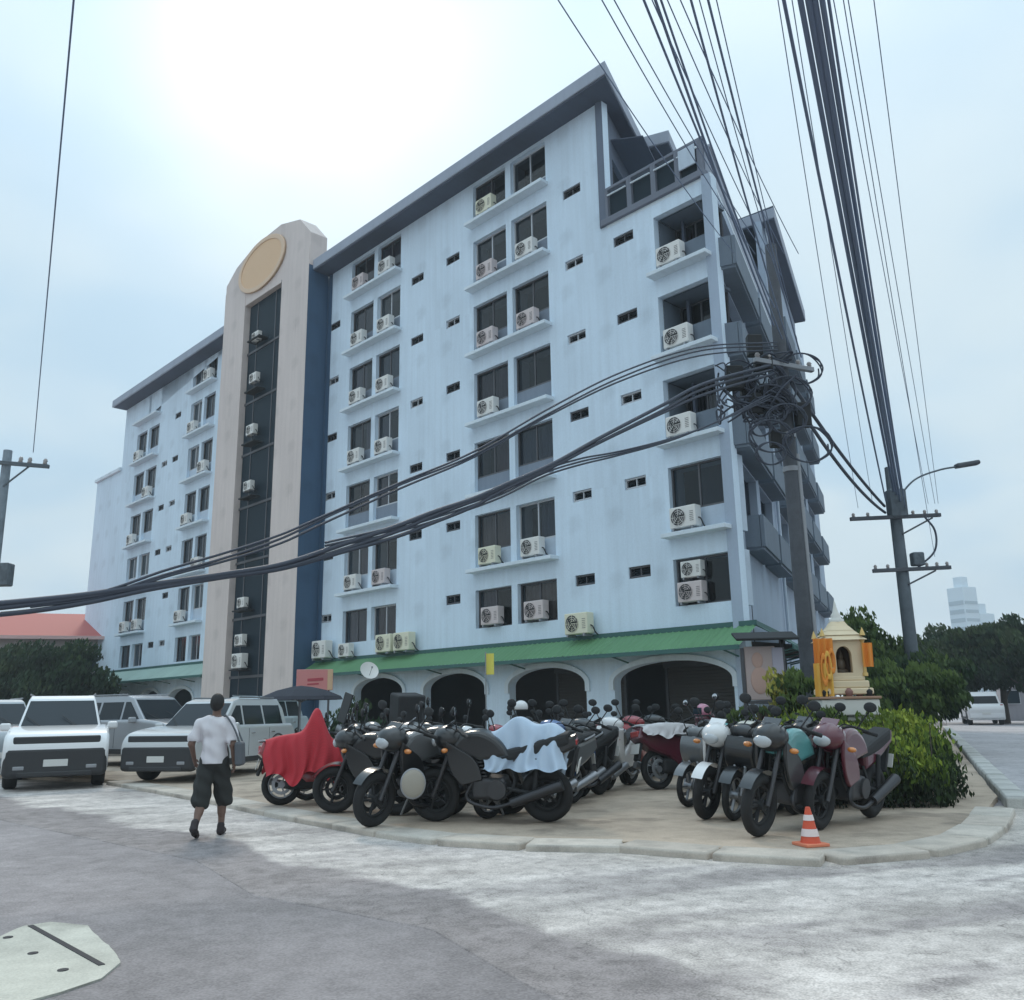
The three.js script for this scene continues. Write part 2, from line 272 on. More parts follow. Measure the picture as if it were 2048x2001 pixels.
// one recessed window: shell, window with frame, panes and curtain
const geoCache = {};
const cached = (k, f) => geoCache[k] ??= f();
const curtainMats = [std(0.22, 0.14, 0.15, 0.95, { map: T.cloth }), std(0.30, 0.24, 0.28, 0.95, { map: T.cloth }), std(0.50, 0.36, 0.30, 0.95, { map: T.cloth }), std(0.16, 0.19, 0.25, 0.95, { map: T.cloth }), std(0.72, 0.64, 0.58, 0.95, { map: T.cloth })];
function curtainGeo(w, h, a) { const g = new THREE.PlaneGeometry(w, h, Math.round(w * 24), 1), p = g.attributes.position; for (let i = 0; i < p.count; i++) p.setZ(i, 0.025 * Math.sin(p.getX(i) * 42 + a) + 0.012 * Math.sin(p.getX(i) * 17 + a * 2)); g.computeVertexNormals(); return g; }
function makeWindow(parent, w, h, x, y, z, light, deep = true) {
  const key = `${w.toFixed(2)}_${h.toFixed(2)}`, f = 0.055;
  const frame = mesh('window', cached('f' + key, () => join([box(w, f, 0.08, 0, h - f / 2), box(w, f, 0.08, 0, f / 2), box(f, h - 2 * f, 0.08, -w / 2 + f / 2, h / 2), box(f, h - 2 * f, 0.08, w / 2 - f / 2, h / 2), box(f, h - 2 * f, 0.07, 0, h / 2)])), light ? M.frameLight : M.frame, parent);
  frame.position.set(x, y, z);
  for (const sx of [-1, 1]) mesh('pane', cached('p' + key, () => new THREE.PlaneGeometry(w / 2 - f * 1.6, h - 2 * f)), M.pane, frame).position.set(sx * (w / 4), h / 2, sx * 0.012);
  const c = rnd();
  if (c < 0.75) { const cw = c < 0.35 ? w - 0.12 : w * rr(0.35, 0.6), cm = mesh('curtain', cached('c' + (cw * 5 | 0) + key, () => curtainGeo(cw, h - 0.12, cw)), curtainMats[Math.floor(Math.pow(rnd(), 1.5) * 5)], frame); cm.position.set(c < 0.35 ? 0 : (rnd() < 0.5 ? -1 : 1) * (w - cw) / 2 * 0.9, h / 2, -0.14); }
  return frame;
}
function recess(w, H, below) { // soffit, floor, two sides and the panel under the window
  return cached(`r${w.toFixed(2)}_${H.toFixed(2)}`, () => uvm(join([box(w + 0.2, 0.1, 0.5, 0, H + 0.05, -0.56), box(w + 0.2, 0.1, 0.5, 0, -0.05, -0.56), box(0.1, H, 0.5, -w / 2 - 0.05, H / 2, -0.56), box(0.1, H, 0.5, w / 2 + 0.05, H / 2, -0.56), ...(below > 0.05 ? [box(w, below, 0.08, 0, below / 2, -0.2)] : [])])));
}
for (const b of BAYS) for (const k of b.ks) {
  const [y0, y1] = holeRow(k), far = b.halves[0][0] > 30;
  for (let [s0, s1] of b.halves) {
    const open = b.id === 'corner' && k > 1; if (open) s0 = 0.0;
    const w = s1 - s0, H = y1 - y0, x = -(s0 + s1) / 2, below = k === 0 ? 0 : H - 1.36;
    if (open) { mesh('balcony_recess', uvm(join([box(w - 0.3, 0.1, 1.1, -0.12, H + 0.05, -0.8), box(w - 0.3, 0.1, 1.1, -0.12, -0.05, -0.8), box(0.1, H, 1.1, -w / 2 - 0.05, H / 2, -0.8), box(w, 0.75, 0.08, 0, 0.375, -0.12)])), M.balcony, bld).position.set(x, y0, 0); makeWindow(bld, w - 0.5, H - 0.1, x - 0.2, y0 + 0.05, -1.15, false); continue; }
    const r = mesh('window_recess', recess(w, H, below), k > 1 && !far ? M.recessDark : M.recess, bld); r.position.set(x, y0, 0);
    makeWindow(bld, w, H - below, x, y0 + below, -0.2, rnd() < 0.25);
  }
  const a = b.halves[0][0], e = b.halves.at(-1)[1];
  if (k > 0) mesh('ledge', cached(`l${(e - a).toFixed(2)}`, () => uvm(rbox(e - a + 0.24, 0.13, 0.46, 0.015, 0, 0, 0.17))), M.trim, bld).position.set(-(a + e) / 2, y0 - 0.07, 0);
}
// bathroom vents: a framed dark slit with slanted slats
{
  const fr = join([box(0.84, 0.05, 0.1, 0, 0.31), box(0.84, 0.05, 0.1, 0, 0.025), box(0.05, 0.26, 0.1, -0.395, 0.168), box(0.05, 0.26, 0.1, 0.395, 0.168), box(0.04, 0.26, 0.06, 0, 0.168, -0.01)]), sl = box(0.36, 0.012, 0.09, 0, 0, 0, 0.6), bk = box(0.8, 0.32, 0.03, 0, 0.17, -0.18);
  for (const [s, ks] of VENTS) for (const k of ks) {
    const v = mesh('vent_window', fr, rnd() < 0.3 ? M.frameLight : M.frame, bld); v.position.set(-s, ventTop(k) - 0.34, -0.1);
    mesh('backing', bk, M.darkRoom, v);
    for (const x of [-0.19, 0.19]) for (const y of [0.09, 0.165, 0.24]) mesh('slat', sl, M.darkGlass, v).position.set(x, y, -0.04);
  }
}
// inner walls, so that the rooms are dark and closed
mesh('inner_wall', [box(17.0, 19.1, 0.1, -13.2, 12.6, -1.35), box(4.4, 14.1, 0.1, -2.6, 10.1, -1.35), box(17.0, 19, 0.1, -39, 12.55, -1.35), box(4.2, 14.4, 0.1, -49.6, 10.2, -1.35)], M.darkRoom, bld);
// arches: rim, reveal, dim parking hall behind
for (const [list, ys, yt] of [[ARCHES, 2.18, 2.74], [WARCH, 2.2, 2.78]]) for (const [a, b] of list) {
  const s = new THREE.Shape(), mx = -(a + b) / 2, hw = (b - a) / 2; s.moveTo(-b - 0.18, 1.95); s.lineTo(-b, 1.95); s.lineTo(-b, ys); s.absellipse(mx, ys, hw, yt - ys, Math.PI, 0, true); s.lineTo(-a, 1.95); s.lineTo(-a + 0.18, 1.95); s.lineTo(-a + 0.18, ys); s.absellipse(mx, ys, hw + 0.18, yt + 0.17 - ys, 0, Math.PI, false); s.lineTo(-b - 0.18, 1.95);
  mesh('arch_rim', uvm(extr(s, 0.07).translate(0, 0, 0.004)), M.trim, bld);
}
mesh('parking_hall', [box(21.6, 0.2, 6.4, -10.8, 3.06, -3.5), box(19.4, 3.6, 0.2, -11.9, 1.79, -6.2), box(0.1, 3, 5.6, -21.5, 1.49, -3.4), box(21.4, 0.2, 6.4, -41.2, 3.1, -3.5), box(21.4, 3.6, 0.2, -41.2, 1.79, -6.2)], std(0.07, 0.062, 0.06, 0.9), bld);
{ // shutters and doors at the back of the hall
  const slat = rbox(3.0, 0.09, 0.03, 0.012), m = std(0.075, 0.068, 0.062, 0.6);
  for (const s of [7.4, 2.6]) { const g = mesh('roller_shutter', [box(0.1, 2.7, 0.08, -s - 1.55, 1.35, -2.2), box(0.1, 2.7, 0.08, -s + 1.55, 1.35, -2.2), rbox(3.2, 0.3, 0.3, 0.04, -s, 2.78, -2.2)], M.frame, bld); for (let i = 0; i < 27; i++) mesh('slat', slat, m, g).position.set(-s, 0.07 + i * 0.1, -2.2); }
}
// awnings: ribbed green sheets on brackets, dark flashing and fascia
function awning(x0, x1, yt, yb, out, mat, parent, at0 = [0, 0, 0], turn = 0) {
  const L = x1 - x0, n = Math.round(L / 0.22), dy = yt - yb, len = Math.hypot(out, dy), g = new THREE.PlaneGeometry(L, len, n * 4, 1), p = g.attributes.position;
  for (let i = 0; i < p.count; i++) { const ph = ((p.getX(i) + L / 2) / 0.22) % 1; p.setZ(i, ph < 0.28 ? 0.028 : ph < 0.45 ? 0.012 : 0); }
  g.computeVertexNormals(); g.rotateX(-Math.atan2(out, dy)).translate((x0 + x1) / 2, (yt + yb) / 2, out / 2);
  const a = mesh('awning', uvm(g), mat, parent); a.position.set(...at0); a.rotation.y = turn;
  mesh('flashing', box(L, 0.14, 0.05, (x0 + x1) / 2, yt + 0.05, 0.03), M.greenDark, a);
  mesh('fascia', box(L, 0.12, 0.04, (x0 + x1) / 2, yb - 0.05, out + 0.02), M.greenDark, a);
  for (const d of [0.6, L * 0.2, L * 0.4, L * 0.6, L * 0.8, L - 0.6]) mesh('bracket', rod([x0 + d, yb - 0.25, 0.02], [x0 + d, yb - 0.06, out - 0.03], 0.025), M.greenDark, a);
  return a;
}
awning(-21.6, 0.55, 3.56, 2.98, 0.95, M.green, bld);
awning(-46.5, -30.6, 4.05, 3.35, 1.1, M.greenPale, bld);
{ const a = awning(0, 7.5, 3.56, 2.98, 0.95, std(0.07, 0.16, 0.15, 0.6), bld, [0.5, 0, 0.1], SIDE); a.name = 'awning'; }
// ------- lift tower
{
  const pr = (s0, s1, h, name) => mesh(name, uvm(rbox(s1 - s0, h, 1.15, 0.02, -(s0 + s1) / 2, h / 2, 0.575)), M.beige, bld);
  pr(21.62, 24.2, 23.6, 'tower_pier'); pr(28.1, 30.5, 24.2, 'tower_pier');
  mesh('blue_panel', uvm(box(0.012, 22.6, 1.11, -21.608, 11.3, 0.575)), M.blue, bld);
  mesh('blue_panel', uvm(box(0.34, 22.6, 0.012, -21.42, 11.3, 0.012)), M.blue, bld);
  const s = new THREE.Shape(); s.moveTo(-30.5, 22.75); s.lineTo(-21.62, 22.6); s.lineTo(-21.62, 24.3); s.lineTo(-22.7, 25.45); s.lineTo(-24.6, 26.0); s.lineTo(-27.4, 25.95); s.lineTo(-29.4, 25.4); s.lineTo(-30.5, 24.7); s.closePath();
  mesh('tower_header', uvm(extr(s, 0.9, 0.02).translate(0, 0, 0.2)), M.beige, bld);
  // round gold emblem, its print too worn to read: plain raised rings and petals
  const e = new THREE.Shape(); e.absellipse(0, 0, 2.45, 1.4, 0, Math.PI * 2); const em = mesh('emblem', extr(e, 0.06, 0.02), M.gold, bld); em.position.set(-26.4, 24.45, 1.13);
  const rim = new THREE.Shape(); rim.absellipse(0, 0, 2.45, 1.4, 0, Math.PI * 2); const hole = new THREE.Path(); hole.absellipse(0, 0, 2.2, 1.2, 0, Math.PI * 2); rim.holes.push(hole); mesh('rim', extr(rim, 0.1, 0.02), M.goldRim, em);
  for (let i = 0; i < 0; i++) { const a = i / 12 * Math.PI * 2; mesh('petal', cached('petal', () => ell(0.36, 0.14, 0.035, 0, 0, 0, 10)), M.gold, em).position.set(Math.cos(a) * 1.3, Math.sin(a) * 0.72, 0.085); em.children.at(-1).rotation.z = a; }
  
  // dark glazed shaft between the piers, one row of panes to a storey
  mesh('shaft', [box(3.9, 22.7, 0.1, -26.15, 11.4, 0.72), box(0.06, 22.7, 0.36, -24.24, 11.4, 0.95)], std(0.045, 0.05, 0.058, 0.8), bld);
  for (let k = 0; k < 8; k++) {
    const y = 0.3 + k * FL, w = mesh('shaft_window', [box(3.8, 0.12, 0.1, 0, 0), box(0.07, FL - 0.12, 0.08, -0.95, FL / 2), box(0.07, FL - 0.12, 0.08, 0.95, FL / 2)], M.frame, bld); w.position.set(-26.15, y, 0.84);
    for (const x of [-1.42, 0, 1.42]) mesh('pane', cached('sp' + (x ? 1 : 0), () => box(x ? 0.86 : 1.82, FL - 0.14, 0.02)), M.darkGlass, w).position.set(x, FL / 2, 0);
    mesh('shelf', cached('shelf', () => box(1.3, 0.06, 0.5)), M.matt, w).position.set(-0.35, 0.32, 0.3);
  }
}
// ------- roofs and eaves
const slabRoof = (pts, y, h, mat, name, bevel = 0.03) => mesh(name, uvm(extr(shapeOf(pts.map(([x, z]) => [x, -z])), h - 2 * bevel, bevel).rotateX(-Math.PI / 2).translate(0, y + bevel, 0)), mat, bld);
const sidePt = (t, o = 0) => [0.15 + SD[0] * t + SN[0] * o, SD[1] * t + SN[1] * o];
const ROOF = [[-21.6, 0.9], [-3.06, 0.9], [-4.8, -3.36], [-3.85, -3.75], [-6.9, -11.2], sidePt(12.3, 0.55), sidePt(24.2, 0.55), sidePt(24.2, -0.3), sidePt(28, -0.3), [-36, -26], [-30, -15], [-21.6, -15]];
slabRoof(ROOF, 22.36, 0.5, M.eave, 'roof_slab');
slabRoof(ROOF.map(([x, z], i) => i < 5 ? [x - 0.12, z - 0.10] : [x, z]), 22.86, 0.09, M.soffit, 'roof_edge');
slabRoof(ROOF.map(([x, z], i) => i < 5 ? [x - 0.04, z - 0.04] : [x, z]), 22.3, 0.055, M.soffit, 'soffit', 0.004);
slabRoof([[-47.5, 0.86], [-30.52, 0.86], [-30.52, 0], [-47.5, 0]], 22.06, 0.04, M.soffit, 'soffit', 0.004);
slabRoof([[-47.6, 0.9], [-30.52, 0.9], [-30.52, -14], [-47.6, -14]], 22.1, 0.5, M.eave, 'wing_roof');
slabRoof([[-52.1, 0.12], [-47.45, 0.12], [-47.45, -12], [-52.1, -12]], 17.7, 0.25, M.trim, 'extension_roof');
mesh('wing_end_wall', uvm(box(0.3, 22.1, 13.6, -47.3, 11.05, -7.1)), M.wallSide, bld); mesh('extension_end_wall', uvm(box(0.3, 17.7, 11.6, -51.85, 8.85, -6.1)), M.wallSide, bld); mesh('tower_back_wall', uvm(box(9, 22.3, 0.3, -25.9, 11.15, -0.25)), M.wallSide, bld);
// ------- terrace at the near corner, its railing and the set-back top storey
slabRoof([[0.15, 0], [-4.0, 0], [-8.66, -11.5], sidePt(12.4)], 17.3, 0.14, M.trim, 'terrace_floor', 0.01);
{
  M.eaveDark = std(0.19, 0.21, 0.26, 0.8, { map: T.plaster });
  const r = mesh('terrace_railing', [rbox(4.1, 0.12, 0.2, 0.03, -2.1, 18.78, -0.1), rbox(4.15, 0.24, 0.36, 0.03, -2.1, 17.52, -0.06)], M.eaveDark, bld);
  for (const x of [-4.02, -3.0, -2.0, -1.05, -0.2]) mesh('post', rbox(0.2, 1.12, 0.22, 0.02, x, 18.18, -0.1), M.eaveDark, r);
  for (const x of [-3.51, -2.5, -1.53, -0.62]) { mesh('panel', box(0.76, 0.84, 0.05, x, 18.2, -0.12), M.darkGlass, r); mesh('rail', rod([x - 0.4, 18.5, 0.02], [x + 0.4, 18.5, 0.02], 0.03), M.trim, r); }
  mesh('corner_panel', uvm(rbox(0.62, 0.7, 0.06, 0.02, -0.62, 18.3, 0.06)), M.recess, r);
  const side = (name, geo, mat, p = bld) => { const m = mesh(name, uvm(geo), mat, p); m.position.set(0.15, 0, 0); m.rotation.y = SIDE; return m; };
  side('side_parapet', join([rbox(12.2, 1.0, 0.18, 0.03, 6.3, 17.95, -0.1), rbox(12.2, 0.12, 0.26, 0.03, 6.3, 18.5, -0.1)]), M.eave);
  // set-back wall of the top storey, with dark sliding doors
  const w = shapeOf([[0, 17.4], [16, 17.4], [16, 22.36], [0, 22.36]]); for (const t of [1.0, 4.4, 8.2]) w.holes.push(rect(t, 17.6, t + 2.4, 20.6));
  const sb = mesh('setback_wall', uvm(extr(w, 0.25).translate(0, 0, -0.25)), std(0.15, 0.18, 0.24, 0.85, { map: T.plaster }), bld); sb.position.set(-4.0, 0, 0); sb.rotation.y = SIDE;
  for (const t of [1.0, 4.4, 8.2]) mesh('sliding_door', [box(2.4, 3.0, 0.04, t + 1.2, 19.1, -0.2)], M.darkGlass, sb);
  mesh('sun_blind', box(4.6, 0.05, 1.2, 3.2, 21.2, 0.6, 0.16), M.soffit, sb);
  // long side wall on the street, with deep balconies
  const sw = shapeOf([[0, 0], [28, 0], [28, 21.2], [24.2, 21.2], [24.2, 22.36], [12.3, 22.36], [12.3, 17.42], [0, 17.42]]);
  const bal = [];
  for (let k = 1; k <= 5; k++) for (const [t0, t1] of [[k > 1 ? 0.3 : 1.5, 4.3], [5.0, 7.8], [9.2, 12.2], [13.4, 16.6], [17.6, 20.8], [22, 25]]) if (t0 > 12 || k < 5) bal.push([t0, t1, TOP0 + FL * k - 1.62, TOP0 + FL * k + 0.12]);
  for (const [t0, t1, y0, y1] of bal) sw.holes.push(rect(t0, y0, t1, y1));
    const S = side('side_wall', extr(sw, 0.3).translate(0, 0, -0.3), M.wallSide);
  for (const [t0, t1, y0, y1] of bal) {
    const w2 = t1 - t0, k2 = w2.toFixed(1), m = mesh('balcony', cached('bp' + k2, () => uvm(join([rbox(w2 + 0.3, 0.95, 0.12, 0.02, 0, -0.44, 0.5), box(0.12, 0.95, 0.42, -w2 / 2 - 0.09, -0.44, 0.22), box(0.12, 0.95, 0.42, w2 / 2 + 0.09, -0.44, 0.22), box(w2 + 0.2, 0.1, 0.5, 0, -0.95, 0.25)]))), M.balcony, S); m.position.set((t0 + t1) / 2, y0, 0);
    if (t0 < 1) { mesh('balcony_recess', join([box(2.9, 2.0, 0.08, 2.85, y0 + 0.8, -1.25), box(0.08, 2.0, 1, 4.34, y0 + 0.8, -0.75), box(3.3, 0.08, 0.9, 2.6, y0 + 1.80, -0.76), box(3.3, 0.08, 0.9, 2.6, y0 - 0.2, -0.76)]), M.soffit, S); continue; }
    mesh('balcony_recess', cached('br' + k2, () => join([box(w2, 2.0, 0.08, 0, 0.8, -1.25), box(0.08, 2.0, 1, -w2 / 2 - 0.04, 0.8, -0.75), box(0.08, 2.0, 1, w2 / 2 + 0.04, 0.8, -0.75), box(w2, 0.08, 1, 0, 1.80, -0.75), box(w2, 0.08, 1, 0, -0.2, -0.75)])), M.soffit, S).position.set((t0 + t1) / 2, y0, 0);
  }
  mesh('drain_pipe', [rod([8.5, 0, 0.12], [8.5, 17.3, 0.12], 0.06), rod([12.8, 0, 0.12], [12.8, 22.2, 0.12], 0.06)], M.recess, S);
  // rear walls close the block
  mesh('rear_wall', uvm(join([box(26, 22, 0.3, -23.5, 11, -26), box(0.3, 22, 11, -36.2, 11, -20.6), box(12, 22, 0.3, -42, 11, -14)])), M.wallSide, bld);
}

// ---------------------------------------------------------------- outdoor air conditioners on the ledges, each a thing of its own
function makeAC(mat) {
  const g = new THREE.Group(), c = mesh('casing', rbox(0.84, 0.58, 0.3, 0.03, 0, 0.36, 0), mat, g);
  const fx = -0.13;
  mesh('fan_grille', [...[0.06, 0.12, 0.18, 0.235].map((r) => new THREE.TorusGeometry(r, 0.007, 6, 24).translate(fx, 0.36, 0.165)), ...[0, 1, 2, 3].map((i) => box(0.47, 0.01, 0.01, fx, 0.36, 0.163, 0, 0, i * Math.PI / 4))], mat, g);
  mesh('fan_opening', new THREE.CylinderGeometry(0.235, 0.235, 0.006, 28).rotateX(Math.PI / 2).translate(fx, 0.36, 0.152), M.acGrille, g);
  const f = mesh('fan', [0, 1, 2].map((i) => box(0.2, 0.11, 0.008, 0.1, 0, 0, 0.5).rotateZ(i * 2.094)), M.matt, g); f.position.set(fx, 0.36, 0.158);
  mesh('side_vent', [0, 1, 2, 3, 4, 5].map((i) => box(0.12, 0.012, 0.01, 0.30, 0.22 + i * 0.05, 0.152)), M.acGrille, g);
  for (const x of [-0.3, 0.3]) mesh('foot', box(0.06, 0.07, 0.34, x, 0.035, 0), M.steel, g);
  mesh('pipe', tube([[0.40, 0.3, 0], [0.47, 0.28, 0], [0.5, 0.1, -0.1], [0.44, 0.04, -0.3]], 0.018, 12), M.matt, g);
  return g;
}
const protoAC = { white: makeAC(M.acWhite), pink: makeAC(M.acPink), cream: makeAC(M.acCream) };
const ordinal = ['second', 'third', 'fourth', 'fifth', 'sixth', 'seventh', 'top'];
function placeAC(s, h, z, label, tone = 'white', size = 1, turn = 0, group = 'air conditioners on the apartment block') {
  const o = protoAC[tone].clone(); o.name = numbered('air_conditioner'); const p = toWorld(-s, h, z); o.position.copy(p); o.rotation.y = BT + turn; o.scale.setScalar(size); scene.add(o);
  return tag(o, label, 'air conditioner', group);
}
{
  const tn = { white: 'white', pink: 'dusty pinkish', cream: 'cream' };
  const W = { corner: ['corner window bay'], middle: ['middle window column'], inner: ['window column beside the blue strip'], wing: ['wing column beside the tower'], end: ['end column of the far wing'] };
  const put = (bay, half, k, tone = 'white', ds = 0) => {
    const b = BAYS.find((q) => q.id === bay), [s0, s1] = b.halves[half], [y0] = holeRow(k);
    const side = b.halves.length > 1 ? (half === 0 ? 'nearer half of ' : 'farther half of ') : '';
    placeAC((s0 + s1) / 2 + ds, y0 + (k ? 0.02 : 0.0), k ? 0.16 : 0.05, `${tn[tone]} outdoor air conditioner, ${ordinal[k]} storey, ${side}${W[bay][0]}`, tone, 1.08);
  };
  put('corner', 0, 4, 'white', 0.3); put('corner', 0, 3, 'white', 0.2); put('corner', 0, 2, 'white', 0.3); put('corner', 0, 1, 'white', 0.35);
  for (const [h, k, t] of [[1, 6, 'cream'], [0, 5, 'white'], [1, 5, 'pink'], [0, 4, 'pink'], [1, 4, 'pink'], [1, 3, 'white'], [0, 1, 'white'], [1, 1, 'cream'], [0, 0, 'pink'], [1, 0, 'pink']]) put('middle', h, k, t);
  for (const [h, k, t] of [[0, 6, 'white'], [1, 6, 'pink'], [0, 5, 'white'], [1, 5, 'white'], [0, 4, 'white'], [1, 4, 'white'], [0, 3, 'white'], [1, 3, 'white'], [0, 1, 'pink'], [1, 1, 'white']]) put('inner', h, k, t);
  for (const [h, k] of [[0, 6], [1, 5], [0, 4], [1, 3], [0, 2], [1, 1]]) put('wing', h, k);
  for (const [h, k] of [[1, 5], [0, 4], [1, 3], [0, 1], [1, 1]]) put('end', h, k);
  placeAC(1.45, 4.28, 0.02, 'pinkish outdoor air conditioner, lower of two stacked in the corner window', 'pink', 1.0);
  placeAC(1.40, 5.0, 0.0, 'white outdoor air conditioner, upper of two stacked in the corner window', 'white', 0.82);
  const on = (s, z) => 3.56 - z * 0.61;
  placeAC(5.6, 3.62, 0.3, 'cream outdoor air conditioner standing alone above the awning near the corner', 'cream', 1.15);
  placeAC(14.75, 3.62, 0.3, 'cream outdoor air conditioner, nearer of a pair above the awning', 'cream', 1.2);
  placeAC(15.95, 3.62, 0.3, 'cream outdoor air conditioner, farther of a pair above the awning', 'cream', 1.2);
  placeAC(18.8, 3.6, 0.3, 'small white outdoor air conditioner on the awning beside the blue strip', 'white', 0.95);
  placeAC(20.6, 3.6, 0.35, 'large white outdoor air conditioner on the awning against the blue strip', 'white', 1.3);
  [[20.1, 'seventh', 0.8], [17.8, 'sixth', 0.85], [15.0, 'fifth', 0.9], [12.1, 'fourth', 0.85], [6.3, 'third', 0.85], [4.5, 'second', 0.9], [3.4, 'lowest', 1.2]].forEach(([h, n, q]) => {
    placeAC(26.5, h, 1.18, `white outdoor air conditioner in the dark tower shaft, ${n} level`, 'white', q, 0, 'air conditioners in the tower shaft');
  });
}

// ---------------------------------------------------------------- poles and cables
function wire(pts, r, mat, label, group, cat = 'cable', name = 'overhead_cable') { return tag(mesh(name, tube(pts, r, Math.max(24, pts.length * 10), 6), mat), label, cat, group); }
const P1 = V(5.55, 0, -17.0), P2 = V(11.5, 0, -26);
{
  const o = thing('utility_pole', 'dark concrete utility pole wrapped with cables before the building corner', 'utility pole', [P1.x, 0, P1.z]);
  const g = cyl(0.17, 0.115, 10.8, 0, 5.4, 0, 16); mesh('pole', uvm(g), M.pole, o);
  const arm = (y, w, a) => { const m = mesh('crossarm', rbox(w, 0.1, 0.1, 0.015), M.steel, o); m.position.set(0, y, 0.16); m.rotation.y = a; return m; };
  for (const [y, w] of [[8.05, 1.5]]) { const m = arm(y, w, 0.42); for (const t of [-0.45, -0.25, 0.25, 0.45]) mesh('insulator', lathe([[0.02, 0.05], [0.05, 0.07], [0.035, 0.1], [0.055, 0.12], [0.03, 0.16], [0.001, 0.17]], 12), M.ceramic, m).position.set(t * w * 0.98, 0, 0); }
  for (const y of [7.2, 6.6, 5.9]) mesh('band', new THREE.CylinderGeometry(0.16, 0.16, 0.1, 14).translate(0, y, 0), M.steel, o);
  const boxes = [[-0.35, 7.35, 0.12, 0.35, 0.6], [-0.75, 7.6, 0.1, 0.3, 0.4], [0.3, 7.0, 0.1, 0.3, 0.5], [-0.3, 6.5, 0.15, 0.22, 0.35], [-0.55, 8.5, 0.1, 0.3, 0.45]];
  for (const [x, y, z, w, h] of boxes) mesh('splice_box', rbox(w, h, 0.2, 0.03, x, y, z), M.matt, o);
  mesh('service_pipe', rod([0.16, 0, 0.09], [0.13, 6.2, 0.07], 0.045), M.steel, o);
}
{ // knot of service cables between the pole and the building corner
  const o = thing('cable_tangle', 'dense dark knot of service cables between the corner pole and the building corner', 'cable tangle', [P1.x - 0.55, 7.5, P1.z + 0.25]);
  for (let k = 0; k < 9; k++) { const pts = []; let x = rr(-0.5, 0.6), y = rr(-0.5, 0.5), z = 0; for (let i = 0; i < 16; i++) { pts.push(V(x, y, z)); x = clamp(x + rr(-0.45, 0.45), -0.85, 0.7); y = clamp(y + rr(-0.35, 0.35), -0.85, 0.75); z = rr(-0.18, 0.18); } mesh('strand', tube(pts, rr(0.012, 0.024), 90, 5), M.cable, o); }
  for (const [x, y, w, h] of [[-0.5, 0.25, 0.34, 0.5], [-0.15, -0.3, 0.28, 0.42], [0.1, 0.55, 0.36, 0.3]]) mesh('junction_box', rbox(w, h, 0.2, 0.03, x, y, 0), M.matt, o);
}
for (let i = 0; i < 11; i++) { // slack loops hung on the pole
  const y = 8.05 - i * 0.185, x = (i % 3 ? -0.55 : 0.18) + rr(-0.3, 0.2), r = rr(0.18, 0.5), pts = [];
  for (let k = 0; k <= 60; k++) { const a = k / 60 * Math.PI * 2 * 3; pts.push(V(P1.x + x + Math.cos(a) * r * (1 + 0.12 * Math.sin(k * 0.7)), y + Math.sin(a) * r * 0.8 - 0.1, P1.z + 0.2 + 0.03 * i + 0.04 * Math.sin(k * 0.31))); }
  tag(mesh('cable_coil', tube(pts, 0.016, 150, 5), M.cable), `black slack cable coil on the corner pole, ${['topmost', 'second', 'third', 'fourth', 'fifth', 'sixth', 'seventh', 'eighth', 'ninth', 'tenth', 'lowest'][i]} of eleven counted down`, 'cable coil', 'coils of slack cable on the utility pole');
}
{
  const o = thing('utility_pole', 'grey tapered concrete utility pole with two crossarms and a lamp arm over the trees', 'utility pole', [P2.x, 0, P2.z]);
  mesh('pole', uvm(join([cyl(0.2, 0.16, 8.3, 0, 4.15, 0, 16)])), M.poleGrey, o);
  for (const [y, w, x] of [[6.72, 2.7, -0.1], [5.15, 2.3, 0.2]]) {
    const m = mesh('crossarm', rbox(w, 0.11, 0.11, 0.015), M.pole, o); m.position.set(x, y, 0.2); m.rotation.z = 0.03;
    for (const t of [-0.46, -0.3, 0.2, 0.33, 0.46]) mesh('insulator', lathe([[0.02, 0.05], [0.05, 0.07], [0.035, 0.1], [0.055, 0.12], [0.03, 0.17], [0.001, 0.18]], 12), M.ceramic, m).position.set(t * w, 0, 0);
  }
  mesh('brace', [rod([0.05, 6.2, 0.2], [1.0, 6.68, 0.2], 0.025), rod([0.05, 4.7, 0.2], [0.9, 5.1, 0.2], 0.025)], M.pole, o);
  mesh('transformer_box', rbox(0.5, 0.85, 0.4, 0.05, 0.02, 7.15, 0.1), M.poleGrey, o); mesh('switch_box', rbox(0.34, 0.4, 0.3, 0.05, 0.42, 5.45, 0.15), M.poleGrey, o);
  mesh('down_cable', tube([[0.75, 6.7, 0.25], [1.02, 6.3, 0.2], [0.95, 5.7, 0.2], [0.4, 5.2, 0.2]], 0.03, 30), M.cable, o);
  const l = mesh('lamp_arm', tube([[0.1, 7.3, 0], [0.7, 7.9, 0], [1.5, 8.2, 0], [2.1, 8.3, 0]], 0.03, 30), M.poleGrey, o);
  mesh('lamp_head', rbox(0.75, 0.14, 0.26, 0.06, 2.35, 8.36, 0, 0, 0, 0.15), M.pole, l);
}
